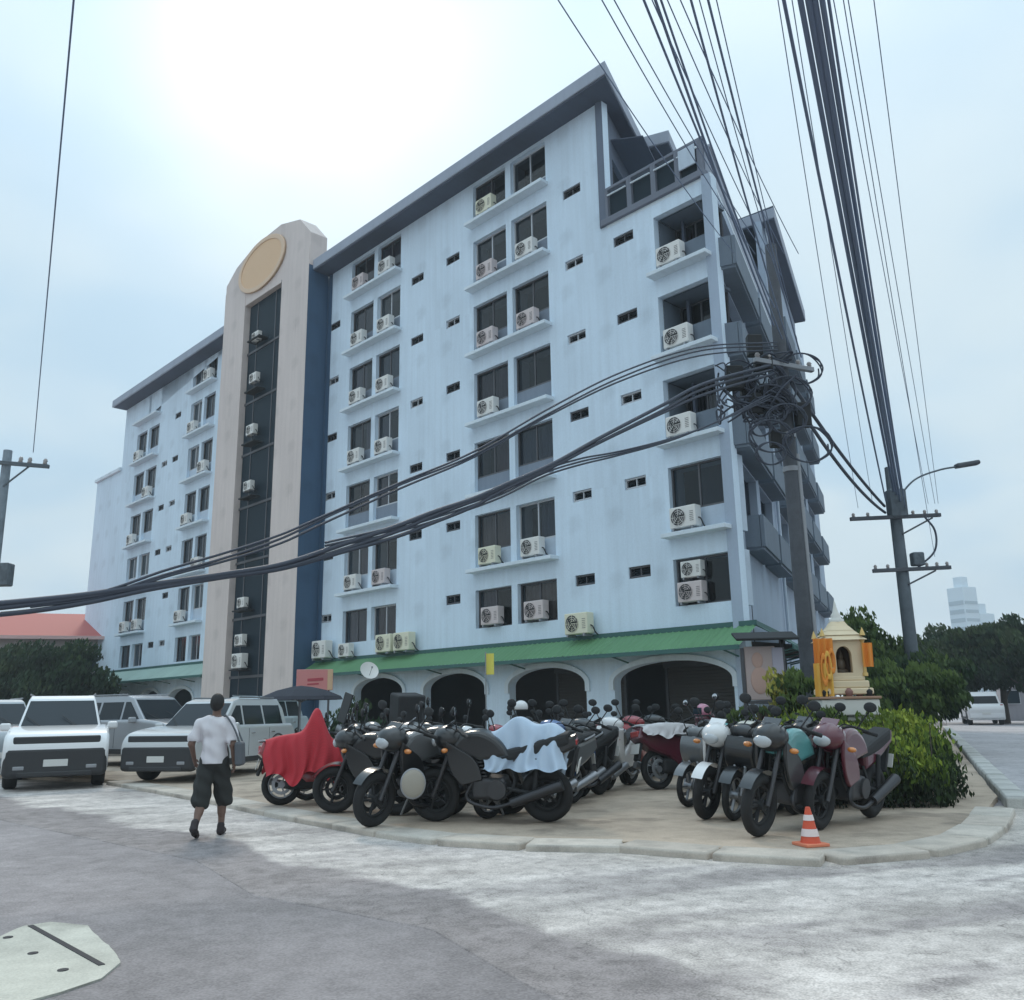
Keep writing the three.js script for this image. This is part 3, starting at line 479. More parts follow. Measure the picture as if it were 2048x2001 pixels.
{
  const p = at(4, 1000, 27), o = thing('utility_pole', 'pale far utility pole with a slanted crossarm beside the red roof', 'utility pole', [p.x, 0, p.z]);
  mesh('pole', uvm(cyl(0.19, 0.13, 9.6, 0, 4.8, 0, 14)), std(0.28, 0.34, 0.40, 0.85, { map: T.concrete }), o);
  const m = mesh('crossarm', rbox(2.9, 0.12, 0.12, 0.015), M.poleGrey, o); m.position.set(0, 9.15, 0.16); m.rotation.set(0, 0, -0.10);
  for (const t of [-0.45, -0.2, 0.18, 0.28, 0.45]) mesh('insulator', lathe([[0.03, 0.05], [0.07, 0.08], [0.05, 0.13], [0.07, 0.16], [0.04, 0.24], [0.001, 0.25]], 12), M.ceramic, m).position.set(t * 2.9, 0, 0);
  mesh('brace', [rod([0.05, 8.4, 0.12], [0.8, 9.02, 0.14], 0.03)], M.poleGrey, o);
  mesh('equipment_box', rbox(0.5, 0.7, 0.4, 0.05, 0.35, 5.6, 0.1), M.poleGrey, o);
}
// cables that pass overhead to the two poles; each runs from a pole end over the road towards the camera's side and on
function overhead(end, px, h, r, mat, label, group, sag = 0.35) {
  const ray = rayOf(px, 0), q = ray.multiplyScalar((h - EYE) / ray.y).add(V(0, EYE, 0)), pts = [], d = q.clone().sub(end);
  for (let k = 0; k <= 14; k++) { const t = k / 14 * 1.7; pts.push(end.clone().addScaledVector(d, t).add(V(0, -sag * 4 * (t / 1.7) * (1 - t / 1.7), 0))); }
  return wire(pts, r, mat, label, group);
}
{
  const nth = (x, l) => `, ${['first', 'second', 'third', 'fourth', 'fifth', 'sixth', 'seventh', 'eighth'][l.indexOf(x)]} from the building`;
  const A = (x, y) => V(P1.x + x, y, P1.z + 0.2), thin = 'thin overhead cable to the dark corner pole', g1 = 'thin overhead cables to the corner pole';
  const thick = 'thick overhead cable to the dark corner pole', g2 = 'thick overhead cables to the corner pole';
  [[1145, 10.55, -0.85], [1228, 10.5, -0.4], [1252, 10.5, -0.2], [1352, 10.5, 0.2], [1378, 10.5, 0.5], [1408, 9.6, 0.1], [1440, 9.4, 0.2], [1322, 10.0, 0.1]].forEach(([x, y, dx]) => overhead(A(dx, y), x, 9.8, 0.008, M.cableBlue, thin + nth(x, [1145, 1228, 1252, 1322, 1352, 1378, 1408, 1440]), g1));
  [[1305, 9.3, -0.1, 0.03], [1325, 8.9, -0.15, 0.035], [1336, 8.6, 0, 0.028], [1392, 8.3, 0.15, 0.03], [1425, 8.2, 0.35, 0.03]].forEach(([x, y, dx, r]) => overhead(A(dx, y), x, 9.2, r * 0.5, M.cableBlue, thick + nth(x, [1305, 1325, 1336, 1392, 1425]), g2));
  const B = (x, y) => V(P2.x + x, y, P2.z + 0.25), t3 = 'thin overhead cable to the grey pole', g3 = 'thin overhead cables to the grey pole', t4 = 'thick cable of the heavy bundle to the grey pole', g4 = 'heavy cable bundle to the grey pole';
  [[1560, 7.0, -1.2], [1588, 7.1, -0.75], [1672, 7.1, 0.9], [1700, 7.1, 1.1], [1748, 7.1, 1.2], [1690, 5.5, 0.9]].forEach(([x, y, dx]) => overhead(B(dx, y), x, 9.6, 0.007, M.cableBlue, t3 + nth(x, [1560, 1588, 1672, 1690, 1700, 1748]), g3, 0.5));
  [[1575, 7.2, -0.35, 0.026], [1607, 7.5, -0.08, 0.04], [1622, 7.4, 0.0, 0.045], [1634, 7.2, 0.08, 0.045], [1648, 7.6, 0.14, 0.04], [1660, 7.0, 0.2, 0.022]].forEach(([x, y, dx, r]) => overhead(B(dx, y), x, 9.0, r * 0.85, M.cableBlue, t4 + nth(x, [1575, 1607, 1622, 1634, 1648, 1660]), g4, 0.5));
  // strands between the two poles
  for (const [ya, yb, s] of [[7.75, 7.1, 0.15], [7.45, 6.9, 0.3]]) { const a = V(P1.x + 0.15, ya, P1.z), b = V(P2.x - 0.3, yb, P2.z), pts = []; for (let k = 0; k <= 10; k++) { const t = k / 10; pts.push(a.clone().lerp(b, t).add(V(0, -s * 4 * t * (1 - t), 0))); } wire(pts, 0.04, M.cable, `black cable slung between the corner pole and the grey pole, ${s < 0.2 ? 'upper' : 'lower'} of two`, 'cables between the two poles'); }
  // cables that cross in front of the building to the far side: each lies in one upright plane between its two ends
  const plane = (px, py, off) => { const r = rayOf(px, py), nx = 0.62, nz = 0.785, c = (P1.x + off) * nx + (P1.z) * nz; return r.multiplyScalar(c / (r.x * nx + r.z * nz)).add(V(0, EYE, 0)); };
  const cross = (list, off, r, mat, label, group) => wire([V(P1.x - 0.1, list[0], P1.z + 0.15), ...list[1].map(([x, y]) => plane(x, y, off))], r, mat, label, group, 'cable', 'crossing_cable');
  const gx = 'cables crossing before the apartment block';
  const C1 = [[1400, 702], [1242, 755], [1100, 826], [940, 914], [805, 968], [641, 1040], [563, 1077], [447, 1117], [330, 1150], [200, 1190], [60, 1206]];
  for (let i = 0; i < 3; i++) cross([8.55 - i * 0.08, C1.map(([x, y], k) => [x, y + (i - 1) * (7 + 3 * Math.sin(k * 1.1 + i))])], 0, 0.015, M.cable, `thin black cable, ${['top', 'middle', 'bottom'][i]} one of the upper strand across the front of the apartment block`, gx + ', upper strand');
  const C2 = [[1400, 775], [1330, 812], [1200, 880], [1100, 935], [1010, 974], [946, 1002], [868, 1028], [795, 1056], [694, 1090], [563, 1133], [447, 1153], [295, 1175], [179, 1193], [60, 1206], [-120, 1222]];
  for (let i = 0; i < 3; i++) cross([8.1 - i * 0.1, C2.map(([x, y], k) => [x, y - 4 + i * (7 + 4 * Math.sin(k * 0.9 + i))])], 0, i ? 0.026 : 0.031, M.cable, `thick black cable, ${['upper', 'middle', 'lower'][i]} one of the three across the front of the apartment block`, gx + ', thick strand');
  const C3 = [[1420, 850], [1340, 878], [1230, 905], [1160, 918], [1090, 940], [1000, 984], [900, 1020], [780, 1056], [650, 1086]];
  for (let i = 0; i < 3; i++) cross([7.55 - i * 0.06, C3.map(([x, y], k) => [x, y + i * 6 - Math.max(0, 3 - k) * i * 2])], 0.0, 0.015, M.cable, `thin black cable, ${['top', 'middle', 'bottom'][i]} one of the lowest strand before the apartment block`, gx + ', lowest strand');
  // a single wire down to the far pole
  { const b = at(66, 905, 27), a = at(147, 0, 9), pts = []; for (let k = 0; k <= 12; k++) { const t = k / 12 * 1.4; pts.push(b.clone().lerp(a, t)); } wire(pts, 0.014, M.cableBlue, 'single thin wire dropping from the sky to the far pole beside the red roof'); }
}

// ---------------------------------------------------------------- plants: many leaf-sized faces spread through the crown, stems and twigs
function leaves(n, place, size, tones, droop = 0.5) {
  const pos = new Float32Array(n * 12), nor = new Float32Array(n * 12), col = new Float32Array(n * 12), idx = [];
  const q = new THREE.Quaternion(), e = new THREE.Euler();
  for (let i = 0; i < n; i++) {
    const [x, y, z, t] = place(i), s = size * rr(0.6, 1.35); e.set(rr(-1, 1) * droop - 0.5, rr(0, 6.283), rr(-0.5, 0.5)); q.setFromEuler(e);
    const c = tones[Math.min(tones.length - 1, Math.floor((t ?? rnd()) * tones.length))], j = rr(0.75, 1.25), nn = V(0, 0, 1).applyQuaternion(q);
    [[0, -1, 0], [0.42, 0, 0.12], [0, 1, 0], [-0.42, 0, 0.12]].forEach((v, k) => { const w = V(...v).multiplyScalar(s).applyQuaternion(q); pos.set([x + w.x, y + w.y, z + w.z], i * 12 + k * 3); nor.set([nn.x, nn.y, nn.z], i * 12 + k * 3); col.set([c[0] * j, c[1] * j, c[2] * j], i * 12 + k * 3); });
    idx.push(i * 4, i * 4 + 1, i * 4 + 2, i * 4, i * 4 + 2, i * 4 + 3);
  }
  const g = new THREE.BufferGeometry(); g.setAttribute('position', new THREE.BufferAttribute(pos, 3)); g.setAttribute('normal', new THREE.BufferAttribute(nor, 3)); g.setAttribute('uv', new THREE.BufferAttribute(new Float32Array(n * 8), 2)); g.setAttribute('color', new THREE.BufferAttribute(col, 3)); g.setIndex(idx); return g;
}
const leafMat = new THREE.MeshPhysicalMaterial({ color: 0xffffff, vertexColors: true, roughness: 0.9, specularIntensity: 0.25, transmission: 0.25, thickness: 0, side: THREE.DoubleSide });
const bark = std(0.075, 0.06, 0.05, 0.95, { map: T.concrete });
const TONE = { mid: [[0.035, 0.06, 0.02], [0.06, 0.095, 0.03], [0.10, 0.145, 0.04]], dark: [[0.022, 0.04, 0.022], [0.03, 0.055, 0.028], [0.045, 0.07, 0.03]], bright: [[0.05, 0.085, 0.018], [0.085, 0.13, 0.022], [0.12, 0.17, 0.03]], yellow: [[0.22, 0.22, 0.04], [0.34, 0.31, 0.07], [0.12, 0.13, 0.03]] };
function clumps(cx, cy, cz, rx, ry, rz, n) { // uneven crown: a set of blobs inside an ellipsoid
  const list = []; for (let i = 0; i < n; i++) { const a = rr(0, 6.283), u = Math.pow(rnd(), 0.5), v = rr(-1, 1); const w = Math.sqrt(1 - v * v * 0.9); list.push([cx + Math.cos(a) * rx * u * w, cy + v * ry * 0.78, cz + Math.sin(a) * rz * u * w, rr(0.26, 0.46) * Math.min(rx, ry, rz), rnd()]); } return list;
}
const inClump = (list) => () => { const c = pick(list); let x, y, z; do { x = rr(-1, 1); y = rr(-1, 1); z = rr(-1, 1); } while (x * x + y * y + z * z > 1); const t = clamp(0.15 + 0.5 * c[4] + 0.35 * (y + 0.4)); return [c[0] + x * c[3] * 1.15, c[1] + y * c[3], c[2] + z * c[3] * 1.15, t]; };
function tree(label, x, z, h, rx, rz, tones, n, leaf, group, cat = 'tree', name = 'leafy_tree', trunkTop = 0.35) {
  const o = thing(name, label, cat, [x, 0, z], 0, group), cl = clumps(0, h * (0.5 + trunkTop / 2), 0, rx, h * (0.5 - trunkTop / 2), rz, 34);
  const tr = [tube([[0, -0.1, 0], [rr(-0.1, 0.1), h * 0.25, 0], [rr(-0.2, 0.2), h * 0.55, rr(-0.2, 0.2)]], h * 0.03, 12, 8)];
  for (let i = 0; i < 9; i++) { const c = cl[i]; tr.push(tube([[0, h * rr(0.2, 0.5), 0], [c[0] * 0.5, h * 0.45, c[2] * 0.5], [c[0], c[1], c[2]]], h * 0.009, 10, 5)); }
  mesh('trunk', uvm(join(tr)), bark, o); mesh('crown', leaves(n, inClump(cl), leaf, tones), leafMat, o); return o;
}
{
  const p = (px, d) => { const q = at(px, 1400, d); return [q.x, q.z]; };
  let q;
  q = p(1735, 27); tree('rounded green tree directly behind the yellow shrine', q[0], q[1], 4.0, 1.7, 1.7, TONE.mid, 6500, 0.11);
  q = p(1800, 30); tree('dark low tree between the shrine and the grey utility pole', q[0], q[1], 3.0, 2.2, 2.0, TONE.mid, 6500, 0.12);
  q = p(1838, 24); tree('dark shrubby tree at the foot of the grey utility pole', q[0], q[1], 2.6, 1.5, 1.5, TONE.dark, 6000, 0.10);
  q = p(1770, 22); tree('dark green bushy tree between shrine and hedge', q[0], q[1], 2.3, 1.9, 1.5, TONE.mid, 6000, 0.09);
  q = p(1925, 55); tree('dark tree across the side street, near the grey pole', q[0], q[1], 5.7, 3.6, 3.0, TONE.dark, 9000, 0.2);
  q = p(2010, 52); tree('dark spreading tree across the side street above the parked white car', q[0], q[1], 5.9, 3.4, 3.0, TONE.dark, 9000, 0.2);
  q = p(2080, 50); tree('dark tree cut by the frame edge across the side street', q[0], q[1], 5.2, 3.0, 3.0, TONE.dark, 6000, 0.2);
  q = p(1880, 70); tree('small far tree at the end of the side street', q[0], q[1], 4.6, 2.6, 2.6, TONE.mid, 5000, 0.2);
  q = p(120, 50); tree('dense dark green tree in front of the red roofed house', q[0], q[1], 5.3, 2.3, 2.6, TONE.dark, 12000, 0.17, null, 'tree', 'leafy_tree', 0.16);
  q = p(55, 52); tree('dark tree beside the dense one, before the red roofed house', q[0], q[1], 5.2, 2.5, 2.4, TONE.dark, 10000, 0.17, null, 'tree', 'leafy_tree', 0.16);
  q = p(-20, 54); tree('dark tree at the frame edge before the red roofed house', q[0], q[1], 5.2, 2.4, 2.4, TONE.dark, 8000, 0.17, null, 'tree', 'leafy_tree', 0.16);
}
{ // loose rounded hedge beside the street: overlapping mounds, bright new leaves above a dark interior
  const a = onGround(1862, 1618), o = thing('hedge', 'loose rounded green hedge with a dark lower half beside the side street', 'hedge', [a.x, 0.02, a.z], -24 * Math.PI / 180);
  const mounds = [[-0.85, 0.0, 1.0, 1.02], [-1.6, 0.1, 0.8, 1.05], [-0.45, -0.9, 0.85, 1.1], [-1.4, -1.1, 1.0, 1.2], [-0.5, -1.9, 0.9, 1.15], [-1.7, -2.3, 1.1, 1.22], [-0.45, -2.9, 0.85, 1.15], [-1.6, -3.4, 1.0, 1.2], [-0.5, -3.9, 0.8, 1.1], [-0.3, 0.15, 0.55, 0.7]];
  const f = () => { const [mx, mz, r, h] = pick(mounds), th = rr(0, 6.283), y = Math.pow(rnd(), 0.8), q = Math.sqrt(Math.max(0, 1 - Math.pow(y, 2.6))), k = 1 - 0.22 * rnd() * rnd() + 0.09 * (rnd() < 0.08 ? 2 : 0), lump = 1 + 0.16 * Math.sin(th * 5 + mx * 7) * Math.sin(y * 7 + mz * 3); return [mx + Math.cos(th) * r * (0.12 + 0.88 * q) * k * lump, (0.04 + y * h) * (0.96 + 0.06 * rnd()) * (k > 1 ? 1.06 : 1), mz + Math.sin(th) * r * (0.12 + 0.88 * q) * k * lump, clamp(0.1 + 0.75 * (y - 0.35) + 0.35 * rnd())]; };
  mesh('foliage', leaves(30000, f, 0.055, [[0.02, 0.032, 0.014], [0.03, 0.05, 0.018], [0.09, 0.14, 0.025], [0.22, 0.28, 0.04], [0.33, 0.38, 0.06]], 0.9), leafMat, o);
  for (let i = 0; i < 40; i++) { const m = pick(mounds), x = m[0] + rr(-0.4, 0.4), z = m[1] + rr(-0.4, 0.4); mesh('stem', rod([x, 0, z], [x + rr(-0.25, 0.25), rr(0.7, 1.15), z + rr(-0.25, 0.25)], 0.016, 0.005, 5), bark, o); }
}
function bush(label, px, py, d, h, r, tones, n, leaf, name = 'shrub', cat = 'shrub', group) { const q = at(px, 1414, d), o = thing(name, label, cat, [q.x, 0, q.z], 0, group), cl = clumps(0, h * 0.58, 0, r, h * 0.42, r, 16); mesh('foliage', leaves(n, inClump(cl), leaf, tones), leafMat, o); const st = []; for (let i = 0; i < 8; i++) { const c = cl[i]; st.push(tube([[rr(-0.1, 0.1), 0, rr(-0.1, 0.1)], [c[0] * 0.5, c[1] * 0.5, c[2] * 0.5], [c[0], c[1], c[2]]], 0.014, 8, 5)); } mesh('stem', st, bark, o); return o; }
bush('yellow variegated shrub between the noticeboard and the shrine', 1558, 1380, 15.2, 2.1, 0.42, TONE.yellow, 900, 0.07);
bush('tall dark green shrub at the foot of the corner pole', 1605, 1400, 15.0, 2.1, 0.45, TONE.mid, 1600, 0.07);
bush('low green shrub below the white shrine pedestal', 1640, 1420, 13.2, 1.35, 0.55, TONE.mid, 1800, 0.06);
bush('light green shrub in front of the shrine pedestal', 1730, 1430, 12.9, 1.3, 0.6, TONE.bright, 1800, 0.06);
bush('dark reddish green shrub beside the noticeboard', 1530, 1410, 14.4, 1.35, 0.4, [[0.09, 0.03, 0.05], [0.06, 0.05, 0.03], [0.05, 0.08, 0.03]], 900, 0.06);
bush('small dark shrub at the awning corner beside the arch', 1500, 1420, 17.5, 1.5, 0.5, TONE.mid, 1000, 0.07);
bush('dark green shrub behind the row of scooters near the first small arch', 712, 1430, 23, 1.6, 0.7, TONE.dark, 1600, 0.08);
{ // potted palm before the second arch: long arching fronds
  const q = at(905, 1430, 25), o = thing('potted_palm', 'olive potted palm with one bent frond before the second small arch', 'palm', [q.x, 0.07, q.z]);
  mesh('pot', lathe([[0.001, 0], [0.22, 0], [0.3, 0.42], [0.33, 0.45], [0.28, 0.45], [0.25, 0.38], [0.001, 0.38]], 18), std(0.3, 0.16, 0.1, 0.8), o);
  const fm = std(0.27, 0.27, 0.13, 0.8, { side: THREE.DoubleSide });
  for (let i = 0; i < 9; i++) { const a = i * 0.72 + 0.4, L = rr(0.8, 1.25), g = new THREE.PlaneGeometry(0.22, L, 2, 12), p = g.attributes.position; for (let k = 0; k < p.count; k++) { const t = (p.getY(k) + L / 2) / L, w = Math.sin(Math.PI * clamp(t * 0.96 + 0.02)) * p.getX(k); const r = t * L * (0.45 + 0.3 * t), y = 0.5 + t * L * 0.95 - t * t * 0.75 * L; p.setXYZ(k, r, y - Math.abs(w) * 0.25, w); } g.computeVertexNormals(); g.rotateY(a); mesh('frond', g, fm, o); }
}

// ---------------------------------------------------------------- shrine, noticeboard, signs and other standing things
{
  const q = at(1688, 1400, 13.4), o = thing('spirit_house', 'cream and gold spirit house shrine on a white pedestal behind the hedge', 'shrine', [q.x, 0.44, q.z], -0.12); o.scale.set(0.84, 0.76, 0.84);
  const white = std(0.66, 0.65, 0.60, 0.6), cream = std(0.70, 0.57, 0.38, 0.55), gold = std(0.62, 0.42, 0.15, 0.4, { metalness: 0.3 }), or = std(0.78, 0.27, 0.04, 0.7), ye = std(0.78, 0.44, 0.08, 0.7);
  mesh('pedestal', [rbox(0.95, 0.14, 0.95, 0.02, 0, -0.5, 0), rbox(0.66, 1.46, 0.66, 0.03, 0, 0.28, 0), rbox(0.96, 0.30, 0.96, 0.03, 0, 1.15, 0), rbox(0.8, 0.1, 0.8, 0.02, 0, 0.95, 0)], white, o);
  mesh('offering_shelf', [rbox(1.02, 0.05, 1.02, 0.015, 0, 1.33, 0)], std(0.35, 0.2, 0.13, 0.6), o);
  for (const [x, z] of [[-0.38, 0.38], [0.0, 0.42], [0.34, 0.38], [0.2, 0.3]]) mesh('offering', lathe([[0.001, 0], [0.05, 0], [0.07, 0.09], [0.05, 0.12], [0.03, 0.15], [0.001, 0.16]], 10).translate(x, 1.355, z), pick([or, std(0.25, 0.12, 0.1, 0.6), M.matt]), o);
  mesh('base', [rbox(0.84, 0.12, 0.84, 0.03, 0, 1.45, 0), rbox(0.74, 0.14, 0.74, 0.03, 0, 1.58, 0), rbox(0.64, 0.08, 0.64, 0.02, 0, 1.69, 0)], cream, o);
  const f = shapeOf([[-0.3, 0], [0.3, 0], [0.3, 0.72], [-0.3, 0.72]]); f.holes.push(arch(-0.14, 0.14, 0.06, 0.38, 0.58));
  mesh('body', [extr(f, 0.12, 0.01).translate(0, 1.73, 0.18), box(0.1, 0.72, 0.46, -0.25, 2.09, -0.06), box(0.1, 0.72, 0.46, 0.25, 2.09, -0.06), box(0.6, 0.72, 0.06, 0, 2.09, -0.28)], cream, o);
  mesh('niche', box(0.38, 0.7, 0.04, 0, 2.08, -0.15), std(0.10, 0.07, 0.05, 0.8), o);
  mesh('figure', [ell(0.11, 0.06, 0.08, 0, 1.83, 0.06), ell(0.075, 0.12, 0.06, 0, 1.97, 0.05), ell(0.045, 0.055, 0.045, 0, 2.12, 0.05), lathe([[0.04, 0], [0.03, 0.03], [0.012, 0.09], [0.001, 0.12]], 10).translate(0, 2.15, 0.05)], std(0.13, 0.10, 0.07, 0.5), o);
  for (const [x, z] of [[-0.33, 0.3], [0.33, 0.3], [-0.33, -0.28], [0.33, -0.28]]) mesh('column', lathe([[0.05, 0], [0.05, 0.05], [0.032, 0.08], [0.032, 0.64], [0.05, 0.68], [0.05, 0.72]], 12).translate(x, 1.73, z), gold, o);
  const roof = mesh('roof', [[0.80, 0.1, 2.47], [0.62, 0.1, 2.57], [0.46, 0.09, 2.66], [0.32, 0.09, 2.75]].map(([w, h, y]) => new THREE.CylinderGeometry(w * 0.5, w * 0.707, h, 4, 1).rotateY(Math.PI / 4).translate(0, y, 0)), cream, o);
  mesh('spire', lathe([[0.12, 0], [0.13, 0.05], [0.075, 0.09], [0.09, 0.13], [0.05, 0.2], [0.035, 0.28], [0.012, 0.4], [0.001, 0.44]], 14).translate(0, 2.79, 0), white, roof);
  for (let i = 0; i < 4; i++) { const a = i * Math.PI / 2 + Math.PI / 4; mesh('gable', lathe([[0.05, 0], [0.03, 0.08], [0.001, 0.16]], 8).translate(Math.cos(a) * 0.48, 2.5, Math.sin(a) * 0.48), gold, roof); }
  // orange and yellow cloth wrapped down one side
  const sash = (x, z, w, y0, y1, m) => { const g = new THREE.PlaneGeometry(w, y1 - y0, 16, 10), p = g.attributes.position; for (let k = 0; k < p.count; k++) p.setZ(k, 0.03 * Math.sin(p.getX(k) * 60) + 0.02 * Math.sin(p.getY(k) * 5)); g.computeVertexNormals(); return mesh('sash', g.translate(x, (y0 + y1) / 2, z), m, o); };
  const ds = new THREE.MeshStandardMaterial({ color: or.color, roughness: 0.75, side: THREE.DoubleSide }), dy = new THREE.MeshStandardMaterial({ color: ye.color, roughness: 0.75, side: THREE.DoubleSide });
  sash(-0.36, 0.42, 0.34, 1.9, 2.45, ds); sash(-0.40, 0.44, 0.32, 1.36, 1.98, dy); sash(0.38, 0.40, 0.18, 1.9, 2.35, ds);
  for (let i = 0; i < 3; i++) mesh('garland', new THREE.TorusGeometry(0.06, 0.016, 8, 22).scale(0.8, 3.2 + i * 0.5, 1).translate(-0.24 - 0.07 * i, 2.02 - i * 0.08, 0.47), i === 1 ? dy : ds, o);
}
{
  const q = at(1532, 1400, 16.2), o = thing('noticeboard', 'weathered pale pink noticeboard under a dark hood beside the corner pole', 'noticeboard', [q.x, 0.07, q.z], -0.1);
  mesh('panel', rbox(0.55, 0.95, 0.05, 0.02, -0.05, 1.85, 0), std(0.5, 0.40, 0.38, 0.6), o);
  mesh('frame', [box(0.06, 2.3, 0.07, -0.36, 1.15, 0), box(0.06, 2.3, 0.07, 0.36, 1.15, 0), box(0.66, 0.06, 0.06, 0, 1.34, 0.001)], M.frame, o);
  mesh('hood', [rbox(1.1, 0.05, 0.6, 0.02, 0.05, 2.5, 0.1, 0.25), box(0.05, 0.25, 0.05, 0.36, 2.4, 0)], M.matt, o);
  mesh('picture', [ell(0.1, 0.14, 0.015, -0.1, 2.08, 0.028), ell(0.16, 0.24, 0.015, -0.08, 1.72, 0.028)], std(0.55, 0.36, 0.30, 0.6), o);
  mesh('side_panel', rbox(0.2, 0.8, 0.04, 0.02, 0.26, 1.9, 0.02), std(0.44, 0.42, 0.5, 0.6), o);
}
{ // red hoarding by the tower
  const q = at(628, 1400, 29), o = thing('red_sign', 'faded red signboard on posts beside the tower foot', 'sign', [q.x, 0, q.z], 0.25);
  const W = 1.15, H = 0.66; mesh('board', rbox(W, H, 0.05, 0.015, 0, 2.35, 0), std(0.60, 0.23, 0.22, 0.6), o);
  mesh('stripe', [rbox(0.5, 0.09, 0.012, 0.004, 0.02, 2.36, 0.028, 0, 0, 0.06), rbox(0.36, 0.05, 0.012, 0.004, -0.05, 2.22, 0.028, 0, 0, 0.06)], std(0.42, 0.06, 0.08, 0.6), o);
  mesh('edge', rbox(0.16, H * 0.96, 0.012, 0.004, 0.48, 2.35, 0.028), std(0.62, 0.42, 0.26, 0.6), o);
  mesh('post', [rod([-0.45, 0, -0.05], [-0.45, 2.6, -0.05], 0.035), rod([0.45, 0, -0.05], [0.45, 2.6, -0.05], 0.035)], M.frame, o);
}
{ // dark parasol beneath it
  const q = at(600, 1430, 26), o = thing('parasol', 'wide dark parasol below the red signboard', 'parasol', [q.x, 0.07, q.z]);
  const n = 8, pts = [[1.22, 1.62], [1.15, 1.72], [0.7, 1.9], [0.3, 1.99], [0.02, 2.02]]; mesh('canopy', new THREE.LatheGeometry(pts.map((p) => new THREE.Vector2(...p)), n), new THREE.MeshStandardMaterial({ color: lin(0.035, 0.037, 0.05), roughness: 0.85, side: THREE.DoubleSide, flatShading: true }), o);
  mesh('pole', cyl(0.025, 0.02, 2.05, 0, 1.0, 0), M.steel, o); mesh('base', lathe([[0.001, 0], [0.25, 0], [0.25, 0.06], [0.05, 0.1], [0.04, 0.3], [0.001, 0.3]], 18), M.matt, o);
  for (let i = 0; i < n; i++) { const a = i / n * Math.PI * 2; mesh('rib', rod([0, 1.55, 0], [Math.sin(a) * 0.7, 1.87, Math.cos(a) * 0.7], 0.008), M.steel, o); }
}
{
  const p = at(737, 1346, 30), o = thing('satellite_dish', 'white satellite dish under the awning above the first small arch', 'satellite dish', [p.x, p.y - 0.15, p.z], 0.5); o.scale.setScalar(0.62);
  mesh('dish', lathe([[0.001, 0], [0.2, 0.02], [0.38, 0.075], [0.5, 0.14], [0.51, 0.15], [0.38, 0.09], [0.2, 0.035], [0.001, 0.015]], 24).rotateX(1.1).translate(0, 0.3, 0), M.acWhite, o);
  mesh('feed_arm', [rod([0, 0.05, 0.1], [0, 0.5, 0.55], 0.015), cyl(0.04, 0.05, 0.1, 0, 0.5, 0.55)], M.steel, o); mesh('mount', rod([0, 0.25, -0.6], [0, 0.27, 0], 0.03), M.steel, o);
}
{
  const p = at(972, 1395, 26), o = thing('yellow_flag', 'small yellow flag on a pole between the second and third arches', 'flag', [p.x, 0.07, p.z]);
  mesh('flagpole', cyl(0.02, 0.015, 2.9, 0, 1.45, 0), M.steel, o); const g = new THREE.PlaneGeometry(0.24, 0.6, 10, 6), q = g.attributes.position; for (let i = 0; i < q.count; i++) q.setZ(i, 0.05 * Math.sin(q.getX(i) * 12)); g.computeVertexNormals();
  mesh('cloth', g.translate(0.12, 2.55, 0), new THREE.MeshStandardMaterial({ color: lin(0.72, 0.64, 0.12), roughness: 0.8, side: THREE.DoubleSide }), o);
}
{ // traffic cone
  const p = onGround(1622, 1692, 0.07), o = thing('traffic_cone', 'orange traffic cone with two white bands in front of the motorcycles', 'traffic cone', [p.x, 0.07, p.z], 0.3); o.scale.setScalar(0.74);
  const or = std(0.62, 0.09, 0.04, 0.6); mesh('base', rbox(0.34, 0.04, 0.34, 0.012, 0, 0.02, 0), std(0.70, 0.22, 0.12, 0.7), o);
  mesh('cone', lathe([[0.135, 0.03], [0.125, 0.05], [0.03, 0.47], [0.022, 0.475], [0.018, 0.46]], 24), or, o);
  const band = (y0, y1) => { const r = (y) => 0.127 - (y - 0.05) * 0.2262; return lathe([[r(y0) + 0.004, y0], [r(y1) + 0.004, y1]], 24); };
  mesh('white_band', band(0.12, 0.21), std(0.74, 0.62, 0.6, 0.5), o); mesh('white_band', band(0.31, 0.38), std(0.74, 0.64, 0.62, 0.5), o);
}
{ // house with a red tiled roof at the far side
  const p = at(60, 1400, 62), o = thing('tiled_house', 'low house with a red tiled roof behind the dark trees', 'house', [p.x, 1.7, p.z], 0.35), m = std(0.42, 0.115, 0.10, 0.75), m2 = std(0.50, 0.17, 0.15, 0.75);
  mesh('wall', uvm(rbox(13, 6.5, 8, 0.02, -1, 1.35, 0)), std(0.5, 0.46, 0.45, 0.85, { map: T.plaster }), o);
  for (const x of [-5, -2, 1, 4]) { const w = mesh('window', [box(1.3, 0.07, 0.1, x, 3.6, 4.03), box(1.3, 0.07, 0.1, x, 2.4, 4.03), box(0.07, 1.13, 0.1, x - 0.62, 3.0, 4.03), box(0.07, 1.13, 0.1, x + 0.62, 3.0, 4.03)], M.frameLight, o); mesh('pane', box(1.17, 1.13, 0.03, x, 3, 4.02), M.darkGlass, w); }
  const rf = mesh('roof', uvm(join([extr(shapeOf([[-4.9, 0], [4.9, 0], [0.15, 2.0], [-0.15, 2.0]]), 14.2).rotateY(Math.PI / 2).translate(-8.1, 4.6, 0)])), m, o);
  const tl = rbox(0.36, 0.05, 0.95, 0.015); for (let r = 0; r < 5; r++) for (let i = 0; i < 38; i++) { const t = mesh('tile', tl, (i * 7 + r * 3) % 5 < 2 ? m2 : m, rf); t.position.set(-7.9 + i * 0.372, 4.72 + r * 0.395, 4.5 - r * 0.94); t.rotation.x = 0.395; }
  mesh('fascia', box(14.4, 0.22, 0.12, -1, 4.58, 5.02), std(0.62, 0.42, 0.40, 0.7), rf);
}
